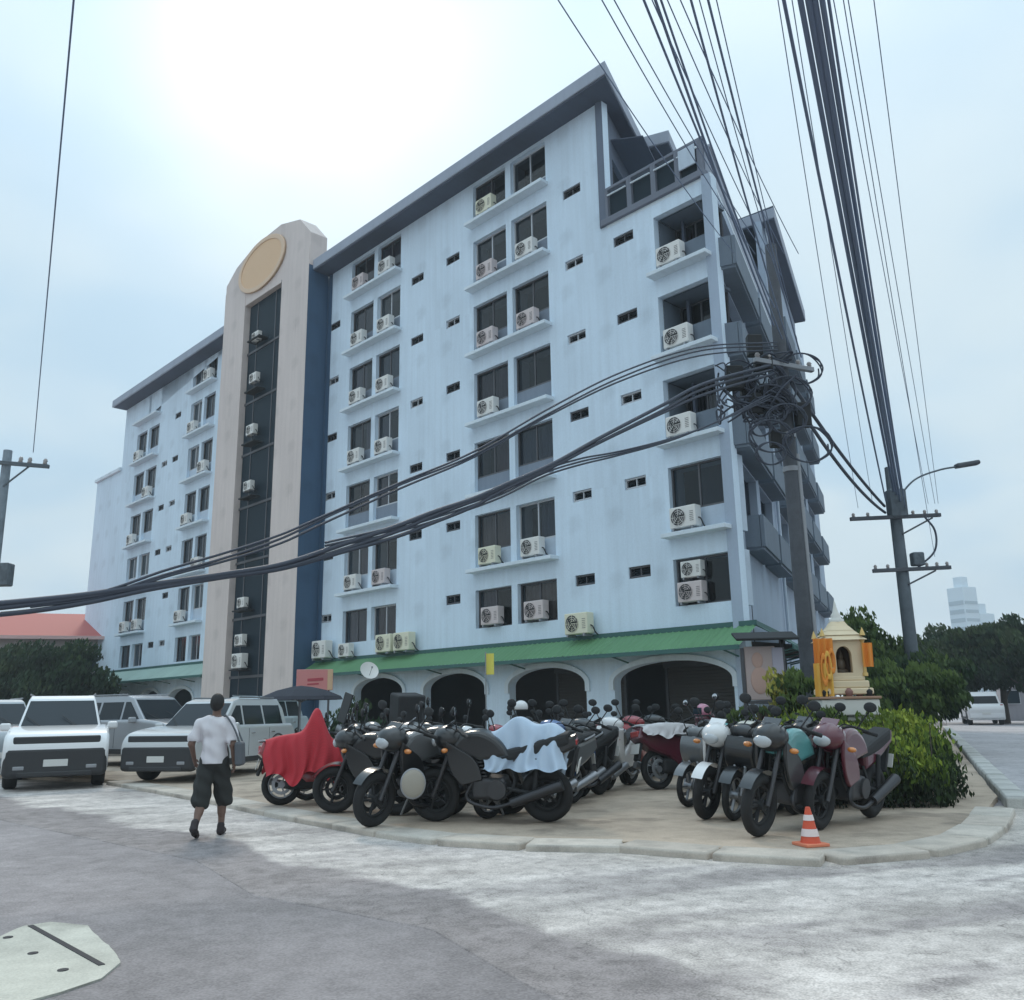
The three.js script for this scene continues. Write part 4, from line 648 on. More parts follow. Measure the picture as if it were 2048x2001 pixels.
{ // arched pale canopy at the wing's far end
  const p = at(150, 1412, 40), o = thing('arched_canopy', 'pale green arched entrance canopy at the far end of the wing', 'canopy', [p.x, 0, p.z], 0.7), m = std(0.46, 0.56, 0.51, 0.6);
  const s = arch(-1.25, 1.25, 0, 1.2, 2.15); s.holes.push(arch(-1.0, 1.0, 0.01, 1.2, 1.92)); mesh('arch_frame', uvm(extr(s, 0.3, 0.02)), m, o);
  const v = new THREE.CylinderGeometry(1.25, 1.25, 2.6, 24, 1, true, -Math.PI / 2, Math.PI).rotateX(-Math.PI / 2).scale(1, 0.72, 1).translate(0, 1.25, -1.3); mesh('vault', v, new THREE.MeshStandardMaterial({ color: m.color, roughness: 0.6, side: THREE.DoubleSide }), o);
  mesh('post', [cyl(0.06, 0.06, 1.3, -1.15, 0.65, -2.4), cyl(0.06, 0.06, 1.3, 1.15, 0.65, -2.4)], m, o);
}
{ // far towers fading in the haze, and things across the side street
  const t = (px, d, w, h, dd, label) => { const p = at(px, 1400, d), o = thing('tower_block', label, 'building', [p.x, -2, p.z], 0.4), c = std(0.62, 0.72, 0.80, 0.8); mesh('wall', rbox(w, h, dd, 0.1, 0, h / 2, 0), c, o); mesh('roof', rbox(w * 0.5, 4, dd * 0.5, 0.1, 0, h + 2, 0), c, o); const g = []; for (let f = 3; f < h - 3; f += 3.2) g.push(box(w * 0.9, 1.1, 0.3, 0, f, dd / 2), box(0.3, 1.5, dd * 0.9, -w / 2, f, 0)); const wn = mesh('window_bands', g, std(0.36, 0.45, 0.52, 0.6), o); wn.userData.kind = 'stuff'; };
  t(1952, 330, 7, 44, 7, 'taller of two pale towers far behind the trees'); t(1982, 350, 8, 36, 7, 'lower of two pale towers far behind the trees');
  const p = at(2046, 1420, 60), o = thing('gate_house', 'small grey gate house across the side street', 'building', [p.x, 0, p.z], -0.4); mesh('wall', uvm(rbox(2.6, 2.5, 3, 0.04, 0, 1.25, 0)), std(0.34, 0.33, 0.36, 0.85, { map: T.plaster }), o); mesh('roof', rbox(3.2, 0.18, 3.6, 0.03, 0, 2.6, 0), M.eave, o); mesh('door', rbox(0.8, 1.9, 0.06, 0.01, 0.5, 0.95, 1.51), M.frame, o); const w = mesh('window', [box(0.8, 0.9, 0.06, -0.6, 1.5, 1.51)], M.frameLight, o); mesh('pane', box(0.7, 0.8, 0.02, -0.6, 1.5, 1.55), M.darkGlass, w);
}

// ---------------------------------------------------------------- cars (own frame: +x forward)
function wheelGeo(r, w) {
  return { tyre: lathe([[r * 0.62, -w / 2], [r * 0.9, -w / 2], [r * 0.985, -w * 0.36], [r, -w * 0.2], [r, w * 0.2], [r * 0.985, w * 0.36], [r * 0.9, w / 2], [r * 0.62, w / 2], [r * 0.6, 0], [r * 0.62, -w / 2]], 30).rotateX(Math.PI / 2), rim: join([lathe([[r * 0.60, -w * 0.42], [r * 0.64, -w * 0.45], [r * 0.64, w * 0.45], [r * 0.60, w * 0.42]], 28).rotateX(Math.PI / 2), ...[0, 1, 2, 3, 4, 5].map((i) => box(r * 0.6, r * 0.13, w * 0.3, r * 0.31, 0, 0).rotateZ(i * Math.PI / 3)), new THREE.CylinderGeometry(r * 0.13, r * 0.13, w * 0.5, 14).rotateX(Math.PI / 2)]) };
}
function makeCar(label, pos, turn, paint, o = {}) {
  const g = thing('parked_car', label, 'car', pos, turn, 'cars parked beside the apartment block'), W = 1.82, wr = o.wr ?? 0.36, ax = [1.42, -1.38], R = wr + 0.07;
  const dark = std(0.03, 0.031, 0.034, 0.6);
  const s = new THREE.Shape(); s.moveTo(-2.22, 0.42); s.lineTo(-2.28, 0.82); s.quadraticCurveTo(-2.26, 1.04, -2.1, 1.08); s.lineTo(1.0, 1.10); s.quadraticCurveTo(1.8, 1.06, 2.12, 0.96); s.quadraticCurveTo(2.3, 0.86, 2.27, 0.62); s.lineTo(2.2, 0.36);
  s.lineTo(ax[0] + R, 0.34); s.absarc(ax[0], wr, R, 0, Math.PI, false); s.lineTo(ax[1] + R, 0.32); s.absarc(ax[1], wr, R, 0, Math.PI, false); s.lineTo(-2.2, 0.36); s.closePath();
  const body = mesh('body', extr(s, W - 0.16, 0.08, 4).translate(0, 0, -(W - 0.16) / 2), paint, g);
  const taper = (geo) => { const p = geo.attributes.position; for (let i = 0; i < p.count; i++) p.setZ(i, p.getZ(i) * (1 - 0.2 * clamp((p.getY(i) - 1.06) / 0.7))); geo.computeVertexNormals(); return geo; };
  const gh = shapeOf([[-2.12, 1.05], [-1.98, 1.52], [-1.78, 1.74], [0.1, 1.74], [0.36, 1.68], [1.1, 1.07]]); mesh('cabin', taper(extr(gh, W - 0.34, 0.04, 3).translate(0, 0, -(W - 0.34) / 2)), paint, g);
  const glass = phy(0.02, 0.025, 0.03, 0.1, { specularIntensity: 0.45 });
  for (const [a, b, c, d] of [[-1.86, -0.98, -1.78, -0.95], [-0.88, 0.02, -0.84, 0.02], [0.12, 0.86, 0.12, 0.30]]) for (const z of [-1, 1]) mesh('side_window', taper(extr(shapeOf([[a, 1.14], [b, 1.14], [d, 1.62], [c, 1.62]]), 0.02).translate(0, 0, z * (W / 2 - 0.125) - 0.01)), glass, g);
  const quad = (p) => { const e = new THREE.BufferGeometry(); e.setAttribute('position', new THREE.Float32BufferAttribute(p.flat(), 3)); e.setIndex([0, 1, 2, 0, 2, 3]); e.computeVertexNormals(); e.setAttribute('uv', new THREE.Float32BufferAttribute([0, 0, 1, 0, 1, 1, 0, 1], 2)); return e; };
  mesh('windscreen', quad([[1.115, 1.12, 0.72], [1.115, 1.12, -0.72], [0.43, 1.675, -0.6], [0.43, 1.675, 0.6]]), glass, g);
  mesh('rear_window', quad([[-2.155, 1.14, -0.66], [-2.155, 1.14, 0.66], [-2.015, 1.55, 0.58], [-2.015, 1.55, -0.58]]), glass, g);
  mesh('front_bumper', [o.darkNose ? rbox(0.26, 0.56, W * 0.985, 0.1, 2.235, 0.52, 0) : rbox(0.22, 0.34, W * 0.96, 0.08, 2.24, 0.45, 0), rbox(0.14, 0.10, W * 0.7, 0.03, 2.31, 0.3, 0)], o.darkNose ? dark : paint, g);
  mesh('rear_bumper', rbox(0.2, 0.32, W * 0.96, 0.08, -2.24, 0.5, 0), o.darkNose ? dark : paint, g);
  const gr = mesh('grille', rbox(0.09, o.darkNose ? 0.3 : 0.16, o.darkNose ? 1.5 : 1.0, 0.03, 2.275, o.darkNose ? 0.84 : 0.76, 0), dark, g); for (let i = 0; i < 3; i++) mesh('bar', rbox(0.02, 0.018, o.darkNose ? 1.0 : 0.9, 0.006, 2.32, 0.70 + i * 0.06, 0), o.darkNose ? M.matt : M.chrome, gr);
  for (const z of [-1, 1]) {
    mesh('headlight', rbox(0.16, 0.15, 0.34, 0.05, 2.2, 0.82, z * 0.70), o.darkNose ? phy(0.12, 0.12, 0.13, 0.1, { clearcoat: 1 }) : M.lens, g); mesh('tail_light', rbox(0.1, 0.3, 0.16, 0.04, -2.24, 0.95, z * 0.78), M.redLens, g);
    mesh('wing_mirror', [rbox(0.1, 0.15, 0.2, 0.04, 0.86, 1.16, z * 0.99)], paint, g); mesh('door_seam', [box(0.008, 0.62, 0.006, 0.06, 0.78, z * (W / 2 + 0.001)), box(0.008, 0.62, 0.006, -0.92, 0.78, z * (W / 2 + 0.001))], M.matt, g);
    for (const x of [-0.12, -1.08]) mesh('door_handle', rbox(0.16, 0.03, 0.03, 0.01, x, 0.98, z * (W / 2 + 0.015)), M.chrome, g);
    mesh('sill', box(2.0, 0.12, 0.06, 0.02, 0.38, z * (W / 2 - 0.005)), dark, g);
    mesh('fog_light', rbox(0.05, 0.08, 0.2, 0.02, 2.345, 0.42, z * 0.62), M.alloy, g);
  }
  mesh('number_plate', rbox(0.02, 0.13, 0.42, 0.008, 2.36, 0.5, 0), M.plate, g); mesh('number_plate', rbox(0.02, 0.13, 0.42, 0.008, -2.35, 0.62, 0), M.plate, g);
  for (const z of [-0.36, 0.3]) mesh('wiper', rod([1.15, 1.125, z], [0.86, 1.37, z + 0.34], 0.009, 0.006, 5), M.matt, g);
  for (const z of [-1, 1]) { mesh('roof_rail', rbox(1.7, 0.035, 0.035, 0.012, -0.75, 1.81, z * 0.62), M.alloy, g); mesh('bonnet_seam', rod([1.15, 1.105, z * 0.74], [2.08, 0.985, z * 0.70], 0.006, 0.006, 4), M.matt, g); mesh('window_trim', box(2.75, 0.03, 0.012, -0.5, 1.125, z * (W / 2 - 0.09)), M.matt, g); mesh('wheel_arch_trim', ax.map((x) => new THREE.TorusGeometry(R, 0.025, 6, 20, Math.PI).translate(x, wr, z * (W / 2 - 0.005))), dark, g); }
  mesh('antenna', rod([-1.9, 1.76, 0], [-2.05, 1.98, 0], 0.008, 0.004, 5), M.matt, g);
  mesh('underbody', box(3.9, 0.2, 1.5, 0, 0.38, 0), M.matt, g);
  const wg = cached('cw' + wr, () => wheelGeo(wr, 0.24));
  for (const x of ax) for (const z of [-1, 1]) { const t = mesh('wheel', wg.tyre, M.rubber, g); t.position.set(x, wr, z * 0.78); mesh('rim', wg.rim, o.darkRim ? M.matt : M.alloy, t); }
  return g;
}
const paint = (r, g, b) => phy(r, g, b, 0.35, { clearcoat: 1, clearcoatRoughness: 0.06 });
const gpos = (px, py, h = 0) => { const p = onGround(px, py, h); return [p.x, h, p.z]; };
const WHITE = paint(0.72, 0.73, 0.74);
{
  const p = onGround(105, 1586); const d = 17.6; const q = at(75, 1400, d);
  makeCar('white sport utility car with a dark grille and bumper facing the road', [q.x - 0.5, 0.006, q.z - 2.0], -1.12, WHITE, { darkNose: true });
  const q2 = at(20, 1400, 23); makeCar('grey blue car mostly hidden behind the dark grilled sport utility car', [q2.x - 0.4, 0.006, q2.z], -0.9, paint(0.30, 0.34, 0.37));
  const q3 = at(262, 1400, 23); makeCar('grey car with a slanted windscreen between two pale cars', [q3.x - 0.2, 0.07, q3.z - 1.4], -0.55, paint(0.34, 0.36, 0.39), { darkNose: true });
  const q4 = at(366, 1400, 18.6); const car4 = makeCar('silver white car with a blunt dark bumper, directly beside the walking person', [q4.x + 0.3, 0.07, q4.z - 1.3], -1.80, paint(0.50, 0.52, 0.53), { wr: 0.42, darkRim: true, darkNose: true }); car4.scale.setScalar(0.9);
  const q5 = at(505, 1400, 28); makeCar('pale blue white car parked before the tower foot', [q5.x, 0.07, q5.z], -1.75, paint(0.52, 0.62, 0.66));
}
M.exhaust = std(0.06, 0.06, 0.065, 0.4, { metalness: 0.7 }); M.engine = std(0.07, 0.07, 0.075, 0.5, { metalness: 0.5 });
// ---------------------------------------------------------------- motorcycles (own frame: +x forward, wheels on the ground)
function bikeWheel(g, x, r, w, mat) { const t = mesh('wheel', cached(`bt${r}${w}`, () => join([new THREE.TorusGeometry(r - w * 0.5, w * 0.5, 10, 30)])), M.rubber, g); t.position.set(x, r, 0); mesh('rim', cached(`bw${r}${w}`, () => join([new THREE.TorusGeometry(r - w * 1.05, w * 0.17, 6, 28), cyl(0.05, 0.05, 0.12, 0, 0, 0, 12).rotateX(Math.PI / 2), ...[0, 1, 2, 3, 4].map((i) => box(r - w, 0.022, 0.03, (r - w) / 2, 0, 0).rotateZ(i * 1.2566)), lathe([[r * 0.34, -0.004], [r * 0.5, -0.004], [r * 0.5, 0.004], [r * 0.34, 0.004]], 20).rotateX(Math.PI / 2).translate(0, 0, 0.07)])), mat ?? M.alloy, t); return t; }
const sheet = (f, nu, nv) => { const g = new THREE.PlaneGeometry(1, 1, nu, nv), p = g.attributes.position; for (let i = 0; i < p.count; i++) { const q = f(p.getX(i) + 0.5, p.getY(i) + 0.5); p.setXYZ(i, q[0], q[1], q[2]); } g.computeVertexNormals(); return g; };
function bars(g, x, y, w, m = M.matt) {
  mesh('handlebar', [tube([[x - 0.14, y - 0.02, -w], [x - 0.02, y + 0.03, -w * 0.55], [x + 0.02, y - 0.02, 0], [x - 0.02, y + 0.03, w * 0.55], [x - 0.14, y - 0.02, w]], 0.014, 24), rod([x - 0.2, y - 0.04, -w - 0.04], [x - 0.1, y - 0.005, -w + 0.08], 0.022), rod([x - 0.2, y - 0.04, w + 0.04], [x - 0.1, y - 0.005, w - 0.08], 0.022)], m, g);
  for (const z of [-1, 1]) mesh('brake_cable', tube([[x - 0.08, y, z * w * 0.8], [x + 0.12, y + 0.05, z * 0.14], [x + 0.14, y - 0.15, z * 0.06], [x + 0.1, y - 0.4, z * 0.07]], 0.006, 12, 4), M.rubber, g);
  for (const z of [-1, 1]) { const mm = mesh('mirror', [rod([x - 0.03, y + 0.03, z * w * 0.7], [x - 0.04, y + 0.22, z * (w + 0.02)], 0.008), ell(0.02, 0.055, 0.075, x - 0.03, y + 0.26, z * (w + 0.03), 10)], M.matt, g); mesh('mirror_glass', ell(0.004, 0.045, 0.062, x - 0.052, y + 0.26, z * (w + 0.03), 10), M.mirror, mm); }
}
function makeScooter(body, seat = M.matt, accent = M.alloy) {
  const g = new THREE.Group(); bikeWheel(g, 0.64, 0.285, 0.085); bikeWheel(g, -0.60, 0.285, 0.095);
  mesh('front_mudguard', cached('smg', () => sheet((u, v) => { const a = 0.5 + u * 2.1; return [0.64 + Math.cos(a) * 0.325, 0.285 + Math.sin(a) * 0.325, (v - 0.5) * 0.15]; }, 16, 4)), body, g);
  mesh('fork', cached('sfk', () => join([rod([0.64, 0.285, 0.075], [0.46, 0.82, 0.06], 0.022), rod([0.64, 0.285, -0.075], [0.46, 0.82, -0.06], 0.022)])), M.alloy, g);
  mesh('leg_shield', cached('sls', () => { const s = new THREE.Shape(); s.moveTo(0.56, 0.92); s.quadraticCurveTo(0.66, 0.72, 0.44, 0.56); s.quadraticCurveTo(0.3, 0.42, 0.2, 0.34); s.lineTo(0.13, 0.36); s.quadraticCurveTo(0.32, 0.56, 0.38, 0.92); s.closePath(); return extr(s, 0.32, 0.03).translate(0, 0, -0.16); }), body, g);
  mesh('body', cached('sbd', () => { const s = new THREE.Shape(); s.moveTo(0.2, 0.34); s.lineTo(0.18, 0.48); s.quadraticCurveTo(-0.02, 0.52, -0.12, 0.7); s.quadraticCurveTo(-0.5, 0.74, -0.86, 0.84); s.lineTo(-0.9, 0.74); s.quadraticCurveTo(-0.7, 0.56, -0.42, 0.5); s.lineTo(-0.24, 0.34); s.closePath(); return extr(s, 0.2, 0.045).translate(0, 0, -0.1); }), body, g);
  mesh('seat', cached('sst', () => { const s = new THREE.Shape(); s.moveTo(0.0, 0.70); s.quadraticCurveTo(-0.15, 0.81, -0.4, 0.79); s.quadraticCurveTo(-0.6, 0.86, -0.84, 0.885); s.lineTo(-0.84, 0.83); s.quadraticCurveTo(-0.4, 0.72, -0.1, 0.70); s.closePath(); return extr(s, 0.16, 0.045).translate(0, 0, -0.08); }), seat, g);
  mesh('engine', cached('sen', () => join([rbox(0.5, 0.22, 0.2, 0.06, -0.3, 0.32, 0.02), rbox(0.55, 0.1, 0.08, 0.03, -0.42, 0.29, -0.11), cyl(0.06, 0.06, 0.24, -0.05, 0.33, 0).rotateZ(0)])), M.matt, g);
  mesh('footboard', cached('sft', () => rbox(0.3, 0.06, 0.34, 0.02, 0.1, 0.33, 0)), M.matt, g);
  mesh('handlebar_cowl', cached('shc', () => join([ell(0.12, 0.1, 0.2, 0.42, 1.0, 0, 14), rod([0.46, 0.84, 0], [0.42, 0.96, 0], 0.05)])), body, g);
  mesh('headlight', cached('shl', () => ell(0.05, 0.075, 0.11, 0.535, 0.88, 0, 14)), M.lens, g); for (const z of [-1, 1]) mesh('indicator', cached('si' + z, () => ell(0.04, 0.035, 0.055, 0.52, 0.78, z * 0.14, 10)), M.amber, g);
  bars(g, 0.42, 1.02, 0.33); mesh('tail_light', cached('stl', () => rbox(0.06, 0.09, 0.2, 0.02, -0.92, 0.79, 0)), M.redLens, g); mesh('grab_rail', cached('sgr', () => tube([[-0.6, 0.84, 0.14], [-0.85, 0.9, 0.13], [-0.95, 0.9, 0], [-0.85, 0.9, -0.13], [-0.6, 0.84, -0.14]], 0.014, 24)), accent, g);
  mesh('exhaust', cached('sex', () => join([tube([[-0.1, 0.28, -0.1], [-0.25, 0.2, -0.14], [-0.45, 0.26, -0.16]], 0.022, 12), rod([-0.4, 0.24, -0.16], [-0.86, 0.38, -0.17], 0.05, 0.06, 12)])), M.alloy, g);
  mesh('rear_mudguard', cached('srm', () => join([rbox(0.05, 0.3, 0.14, 0.02, -0.9, 0.56, 0, 0, 0, -0.3)])), M.matt, g); mesh('number_plate', cached('snp', () => rbox(0.012, 0.15, 0.2, 0.004, -0.955, 0.58, 0, 0, 0, -0.3)), M.plate, g);
  mesh('side_stand', cached('sss', () => rod([0.0, 0.3, 0.12], [-0.06, 0.01, 0.26], 0.013)), M.steel, g);
  return g;
}
function makeMotorcycle(tank, fairing, seat = M.matt, wheelMat = M.matt) {
  const g = new THREE.Group(); bikeWheel(g, 0.70, 0.31, 0.115, wheelMat); bikeWheel(g, -0.64, 0.31, 0.14, wheelMat);
  mesh('fork', cached('mfk', () => join([rod([0.70, 0.31, 0.09], [0.42, 0.98, 0.09], 0.026), rod([0.70, 0.31, -0.09], [0.42, 0.98, -0.09], 0.026), box(0.1, 0.04, 0.26, 0.45, 0.9, 0)])), M.engine, g);
  mesh('front_mudguard', cached('mmg', () => sheet((u, v) => { const a = 0.55 + u * 1.7; return [0.70 + Math.cos(a) * 0.345, 0.31 + Math.sin(a) * 0.345, (v - 0.5) * 0.14]; }, 14, 4)), fairing, g);
  mesh('frame', cached('mfr', () => join([tube([[0.42, 0.88, 0], [0.1, 0.72, 0], [-0.25, 0.62, 0], [-0.45, 0.66, 0], [-0.85, 0.82, 0]], 0.03, 20), tube([[0.42, 0.82, 0.04], [0.28, 0.42, 0.1], [-0.1, 0.28, 0.1], [-0.28, 0.45, 0.1], [-0.25, 0.62, 0.06]], 0.02, 20), tube([[0.42, 0.82, -0.04], [0.28, 0.42, -0.1], [-0.1, 0.28, -0.1], [-0.28, 0.45, -0.1], [-0.25, 0.62, -0.06]], 0.02, 20), rod([-0.2, 0.4, 0.1], [-0.64, 0.31, 0.11], 0.026), rod([-0.2, 0.4, -0.1], [-0.64, 0.31, -0.11], 0.026), rod([-0.52, 0.36, 0.13], [-0.56, 0.74, 0.11], 0.03), rod([-0.52, 0.36, -0.13], [-0.56, 0.74, -0.11], 0.03)])), M.matt, g);
  mesh('engine', cached('men', () => join([rbox(0.42, 0.26, 0.3, 0.06, 0.02, 0.40, 0), ...[0, 1, 2, 3, 4].map((i) => rbox(0.2, 0.022, 0.24, 0.006, 0.14 + i * 0.012, 0.54 + i * 0.04, 0)), cyl(0.11, 0.11, 0.36, 0, 0, 0, 18).rotateX(Math.PI / 2).translate(-0.08, 0.4, 0)])), M.engine, g);
  mesh('tank', cached('mtk', () => { const s = new THREE.Shape(); s.moveTo(0.4, 0.84); s.quadraticCurveTo(0.34, 1.02, 0.12, 1.0); s.quadraticCurveTo(-0.06, 0.96, -0.16, 0.8); s.lineTo(0.1, 0.76); s.closePath(); return extr(s, 0.18, 0.06, 3).translate(0, 0, -0.09); }), tank, g);
  mesh('seat', cached('mst', () => { const s = new THREE.Shape(); s.moveTo(-0.1, 0.79); s.quadraticCurveTo(-0.3, 0.80, -0.46, 0.86); s.quadraticCurveTo(-0.7, 0.93, -0.9, 0.98); s.lineTo(-0.9, 0.92); s.quadraticCurveTo(-0.5, 0.76, -0.15, 0.75); s.closePath(); return extr(s, 0.16, 0.04).translate(0, 0, -0.08); }), seat, g);
  mesh('tail_cowl', cached('mtc', () => { const s = new THREE.Shape(); s.moveTo(-0.3, 0.74); s.lineTo(-0.98, 0.96); s.lineTo(-0.98, 0.88); s.quadraticCurveTo(-0.6, 0.68, -0.32, 0.62); s.closePath(); return extr(s, 0.12, 0.04).translate(0, 0, -0.06); }), fairing, g);
  mesh('side_fairing', cached('msf', () => { const s = new THREE.Shape(); s.moveTo(0.5, 0.94); s.quadraticCurveTo(0.5, 0.6, 0.32, 0.46); s.lineTo(0.1, 0.52); s.quadraticCurveTo(0.12, 0.74, 0.3, 0.82); s.closePath(); return extr(s, 0.02, 0.012); }), fairing, g).position.z = 0.15;
  mesh('side_fairing', geoCache.msf, fairing, g).position.z = -0.17;
  mesh('nose_fairing', cached('mnf', () => join([ell(0.2, 0.15, 0.18, 0.5, 0.97, 0, 14), rbox(0.015, 0.13, 0.2, 0.006, 0.5, 1.115, 0, 0, 0, 0.85)])), fairing, g);
  mesh('headlight', cached('mhl', () => ell(0.05, 0.065, 0.10, 0.67, 0.93, 0, 14)), M.lens, g); for (const z of [-1, 1]) mesh('indicator', cached('mi' + z, () => ell(0.04, 0.03, 0.05, 0.5, 0.86, z * 0.26, 10)), M.amber, g);
  bars(g, 0.38, 1.06, 0.36); mesh('tail_light', cached('mtl', () => rbox(0.06, 0.07, 0.16, 0.02, -1.0, 0.91, 0)), M.redLens, g); mesh('rear_mudguard', cached('mrm', () => rbox(0.05, 0.36, 0.12, 0.02, -0.98, 0.68, 0, 0, 0, 0.25)), M.matt, g); mesh('number_plate', cached('mnp', () => rbox(0.012, 0.16, 0.2, 0.004, -1.03, 0.64, 0, 0, 0, 0.25)), M.plate, g);
  mesh('exhaust', cached('mex', () => join([tube([[0.2, 0.5, -0.12], [0.28, 0.3, -0.15], [0.0, 0.2, -0.17], [-0.3, 0.26, -0.18]], 0.024, 20), rod([-0.25, 0.25, -0.18], [-0.85, 0.46, -0.2], 0.055, 0.065, 14)])), M.exhaust, g);
  mesh('side_stand', cached('mss', () => rod([0.0, 0.3, 0.12], [-0.06, 0.01, 0.3], 0.014)), M.steel, g);
  return g;
}
const PB = { black: M.black, white: paint(0.70, 0.70, 0.70), red: paint(0.30, 0.02, 0.03), maroon: paint(0.11, 0.015, 0.03), blue: paint(0.03, 0.09, 0.25), teal: paint(0.10, 0.33, 0.33), grey: paint(0.12, 0.125, 0.13), pink: paint(0.45, 0.16, 0.24), cream: paint(0.55, 0.53, 0.45) };
const beigeSeat = std(0.55, 0.53, 0.52, 0.6);
function park(g, label, px, d, deg, size = 1, y = 0.07, roll = -0.12) {   // stands on its side stand, a little tilted
  const q = at(px, 1414, d); g.name = numbered('motorcycle'); g.position.set(q.x, y, q.z); g.rotation.order = 'YXZ'; g.rotation.set(roll, deg * Math.PI / 180, 0); g.scale.setScalar(size); scene.add(g); return tag(g, label, 'motorcycle', 'motorcycles parked in front of the apartment block');
}
park(makeMotorcycle(PB.black, PB.black), 'black motorcycle standing side on, first beside the red cover', 775, 12.3, 176, 0.98);
park(makeMotorcycle(PB.grey, PB.black, M.matt, M.matt), 'dark motorcycle turned to the road between two side on motorcycles', 832, 11.4, 232, 1.02);
park(makeMotorcycle(PB.black, PB.black), 'black motorcycle standing under a pale blue sheet', 985, 11.15, 170, 1.02);
park(makeScooter(PB.black, M.matt), 'black scooter behind the sheeted motorcycle, showing its seat', 905, 13.4, 208, 1.05);
park(makeScooter(PB.grey, M.matt), 'grey scooter with bags, behind the dark motorcycle facing the road', 790, 14.4, 214, 1.05);
park(makeScooter(PB.blue, M.matt), 'blue scooter, first of the row beyond the sheeted motorcycle', 1118, 13.4, 238, 1.05);
park(makeScooter(PB.black, M.matt), 'black scooter, second of the row beyond the sheeted motorcycle', 1175, 14.4, 240, 1.05);
park(makeScooter(PB.white, M.matt), 'white scooter with a bright front, third of the row before the third arch', 1228, 15.4, 242, 1.05);
park(makeScooter(PB.red, M.matt), 'red and black scooter, fourth of the row before the third arch', 1268, 16.6, 244, 1.05);
park(makeScooter(PB.black, M.matt, M.chrome), 'black scooter with a round bright headlight, last of the row', 1304, 17.6, 250, 1.05);
park(makeScooter(PB.maroon, beigeSeat), 'maroon scooter with a pale seat before the wide arch', 1375, 15.2, 28, 1.1);
park(makeMotorcycle(PB.black, PB.white), 'black motorcycle with white panels between the gap and the teal motorcycle', 1448, 11.6, 232, 1.0);
park(makeMotorcycle(PB.teal, PB.black, M.matt, M.matt), 'black motorcycle with a pale teal tank behind the traffic cone', 1563, 10.1, 226, 1.02);
park(makeMotorcycle(PB.maroon, PB.maroon), 'dark maroon motorcycle against the hedge', 1672, 10.5, 226, 1.0);
park(makeScooter(PB.cream, M.matt), 'cream scooter between the teal motorcycle and the noticeboard', 1500, 13.2, 236, 1.0);
park(makeMotorcycle(PB.black, PB.grey), 'black motorcycle parked close behind the sheeted one, mostly hidden', 905, 11.9, 176, 1.05);
park(makeScooter(PB.black), 'black scooter squeezed between the first motorcycle and the one facing the road', 775, 12.7, 196, 1.05);
park(makeScooter(PB.grey), 'dark grey scooter at the start of the row beyond the sheeted motorcycle', 1085, 12.5, 232, 1.05);
park(makeMotorcycle(PB.black, PB.black), 'black motorcycle in the row, just behind the blue scooter', 1150, 13.7, 236, 1.0);
park(makeScooter(PB.white), 'white and black scooter before the third arch, beside the blue one', 1072, 15.0, 220, 1.0);
park(makeScooter(PB.black), 'black scooter between the teal motorcycle and the one with white panels', 1500, 11.4, 230, 1.0);
park(makeMotorcycle(PB.black, PB.black), 'black motorcycle deepest beside the hedge, behind the maroon one', 1620, 11.9, 228, 1.0);
park(makeScooter(PB.black), 'black scooter standing alone farthest back before the wide arch', 1440, 15.0, 214, 1.0);
[['small black scooter wedged behind the first motorcycle', 700, 14.2, 190, 0.95, 'black'], ['small grey scooter wedged behind the motorcycle facing the road', 860, 14.6, 222, 0.95, 'grey'], ['small white fronted scooter behind the sheet', 950, 15.6, 236, 0.95, 'white'], ['small red scooter behind the sheet, beyond the white fronted one', 1010, 16.6, 232, 0.95, 'red'], ['small black scooter behind the blue scooter', 1135, 16.6, 248, 0.95, 'black'], ['small maroon scooter before the pier of the third and fourth arches', 1195, 18.2, 244, 0.95, 'maroon'], ['small grey scooter before the wide arch, behind the maroon one', 1335, 18.0, 226, 0.95, 'grey'], ['small teal scooter before the wide arch by its near pier', 1470, 14.4, 222, 0.95, 'teal'], ['small black scooter at the hedge behind the maroon motorcycle', 1590, 13.0, 232, 0.95, 'black'], ['small pink scooter between the cream one and the shrubs', 1545, 14.2, 236, 0.92, 'pink'], ['small black scooter nosing out under the blue sheet', 1040, 11.9, 226, 0.95, 'black'], ['small black scooter in the second rank behind the motorcycle facing the road', 812, 15.8, 214, 0.93, 'black'], ['small blue scooter in the second rank before the second arch', 925, 17.4, 228, 0.93, 'blue'], ['small black scooter before the pier between second and third arches', 1055, 18.0, 238, 0.93, 'black'], ['small cream scooter in the far rank before the third arch', 1100, 19.2, 240, 0.93, 'cream'], ['small black scooter in the far rank, beyond the cream one', 1160, 20.0, 236, 0.93, 'black'], ['small grey scooter beside the motorcycle with white panels', 1415, 12.8, 226, 0.95, 'grey']].forEach(([l, x, d, a, z, c]) => park(makeScooter(PB[c]), l, x, d, a, z, 0.07, rr(-0.16, -0.06)));
{ const p = onGround(1962, 1412); const q = at(1962, 1412, 52); makeCar('white car parked far up the side street', [q.x, 0.016, q.z], 1.2, WHITE); }
{ const o = park(makeScooter(PB.red, M.matt), 'red scooter hidden under the red cover', 652, 13.6, 16, 1.0); }
{ // black scooter with a tall delivery box before the first arch
  const g = makeScooter(PB.black, M.matt); park(g, 'black scooter with a tall delivery box before the first small arch', 742, 17.6, 205, 1.1);
  mesh('delivery_box', rbox(0.5, 0.55, 0.55, 0.04, -0.62, 1.2, 0), M.matt, g); mesh('windshield', rbox(0.03, 0.5, 0.5, 0.012, 0.5, 1.25, 0, 0, 0, 0.25), M.matt, g);
}
